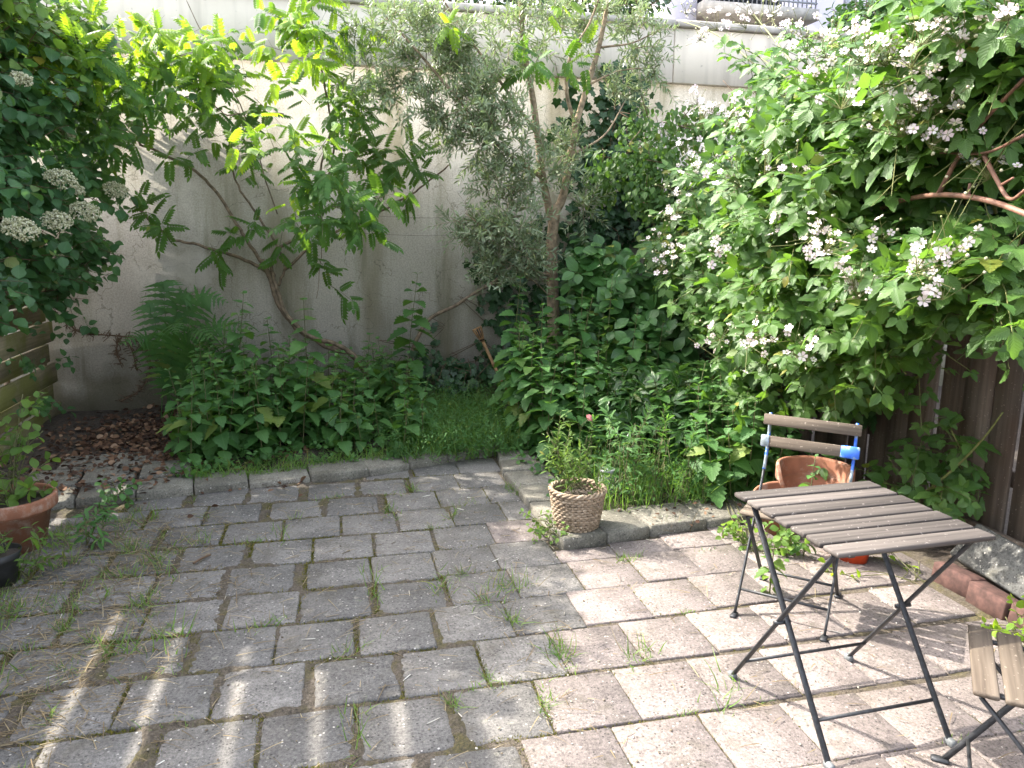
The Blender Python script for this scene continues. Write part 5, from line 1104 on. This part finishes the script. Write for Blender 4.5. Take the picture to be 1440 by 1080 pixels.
pr = [tuft('small grass tuft in a joint of the shaded grey tiles', 'grass tufts in the shaded paving', h_, n, sp, .7) for h_, n, sp in ((.09, 26, .035), (.12, 16, .03), (.06, 34, .05), (.10, 20, .06))]
sp = []
for gx, gy, gap, kk in JOINTS:
    if gx < .75 and gx > -1.7 and 2.0 < gy < 4.7:
        pz_ = (.32 if gx > -.5 else .5)+(.2 if gy > 3.6 else 0)
        if rng.uniform() < pz_*.7: sp.append((gx+rng.normal(0, .03)*kk, gy+rng.normal(0, .07)*(1-kk), (0 if kk else 1.57)+rng.normal(0, .2), rng.uniform(.6, 1.3)))
for _ in range(70): sp.append((rng.uniform(-1.5, -.7), rng.uniform(2.4, 4.4), rng.uniform(0, 3), rng.uniform(.6, 1.25)))
place_tufts(pr, sp[:240])
pr = [tuft('tiny grass tuft in a joint of the sunny tiles', 'grass tufts in the sunny paving', h_, n, s_) for h_, n, s_ in ((.05, 20, .03), (.04, 14, .03))]
place_tufts(pr, [(gx, gy, (0 if kk else 1.57), rng.uniform(.6, 1.2)) for gx, gy, gap, kk in JOINTS if gx > .75 and 1.4 < gy < 3.4 and rng.uniform() < .13][:40])
# moss fuzz in the joints
mb = MB(); X, Y_, = [], []
for gx, gy, gap, kk in JOINTS:
    if gx > 1.6 or gy < 1.5: continue
    dens = 300 if gx < .7 else 60
    if hn(gx*1.4, gy*1.9) > .25: dens *= .25
    n = int(dens*rng.uniform(.2, 1.)); 
    if kk: X.append(gx+rng.uniform(-.15, .15, n)); Y_.append(gy+rng.normal(0, .010, n))
    else: X.append(gx+rng.normal(0, max(.008, gap*.45), n)); Y_.append(gy+rng.uniform(-.15, .15, n))
X = np.concatenate(X); Y_ = np.concatenate(Y_); n = len(X); d = np.stack([rng.normal(0, .8, n), rng.normal(0, .8, n), np.ones(n)], 1)
mb.inst(T_tri, np.stack([X, Y_, np.full(n, -.003)], 1), frames(d, rng.normal(0, 1, (n, 3)), 0), np.stack([rng.uniform(.003, .007, n), rng.uniform(.006, .017, n), np.full(n, .01)], 1))
tag(mb.build('moss', 'moss'), 'yellow green moss filling the joints of the shaded tiles', 'moss', kind='stuff')
# straw and debris
mb = MB(); n = 2720; x = np.concatenate([rng.normal(-1.05, .24, 2000), rng.uniform(-1.5, .9, 580), rng.uniform(.6, 2.6, 140)]); y = np.concatenate([rng.uniform(2.4, 4.4, 2000), rng.uniform(2.0, 4.7, 580), rng.uniform(1.5, 3.4, 140)])
d = np.stack([rng.normal(0, 1, n), rng.normal(0, .6, n), rng.normal(.04, .08, n)], 1); ln = rng.uniform(.03, .16, n); mb.inst(T_blade[1], np.stack([x, y, np.full(n, .012)], 1), frames(d, UP+np.zeros((n, 3)), .3), np.stack([np.full(n, .0032), ln, ln*.4], 1))
tag(mb.build('straw', 'L_dry'), 'dry straw and grass clippings scattered over the left of the patio', 'straw', kind='stuff')
mb = MB(); n = 620; x = rng.uniform(-1.5, 2.5, n); y = rng.uniform(1.3, 4.6, n); R = frames(np.stack([rng.normal(0, 1, n), rng.normal(0, 1, n), rng.normal(0, .15, n)], 1), UP+np.zeros((n, 3)), .2)
mb.inst(T_ball, np.stack([x, y, np.full(n, .006)], 1), R, np.stack([rng.uniform(.002, .006, n), rng.uniform(.002, .007, n), rng.uniform(.0015, .003, n)], 1))
n = 120; x = rng.uniform(-1.4, 2.4, n); y = rng.uniform(1.4, 4.6, n); d = np.stack([rng.normal(0, 1, n), rng.normal(0, 1, n), np.zeros(n)], 1); ln = rng.uniform(.02, .06, n); mb.inst(T_stick, np.stack([x, y, np.full(n, .008)], 1), frames(d, UP+np.zeros((n, 3)), .1), np.stack([np.full(n, .004), ln, np.full(n, .004)], 1))
tag(mb.build('debris', 'debris'), 'pale fallen petals and crumbs scattered over the paving', 'debris', kind='stuff')
mb = MB(); n = 3000; x = np.concatenate([rng.normal(-1.35, .38, 2300), rng.uniform(-1.9, -.2, 500), rng.uniform(1.4, 2.9, 60)]); y = np.concatenate([rng.normal(6.0, .5, 2300), rng.uniform(4.75, 5.6, 500), rng.uniform(3.5, 3.9, 60)]); k = (x > -2.25) & (y < 7.15); x, y = x[k], y[k]; n = len(x)
z = np.array([max(.055 if (b < 5.55 and a < -1) or a > 1 else 0, bedz(a, b)) for a, b in zip(x, y)])+rng.uniform(.0, .03, n); R = frames(np.stack([rng.normal(0, 1, n), rng.normal(0, 1, n), rng.normal(0, .3, n)], 1), UP+np.zeros((n, 3)), .5)
s = rng.uniform(.02, .065, n)*np.where(x > 1, .6, 1); put = rng.integers(0, 2, n)
for i, T in enumerate((T_round, T_weed)): k = put == i; mb.inst(T, np.stack([x, y, z], 1)[k], R[k], s[k])
tag(mb.build('leaf_litter', 'L_dead'), 'brown dead leaves heaped on the soil in the corner left of the fern', 'leaf litter', kind='stuff')
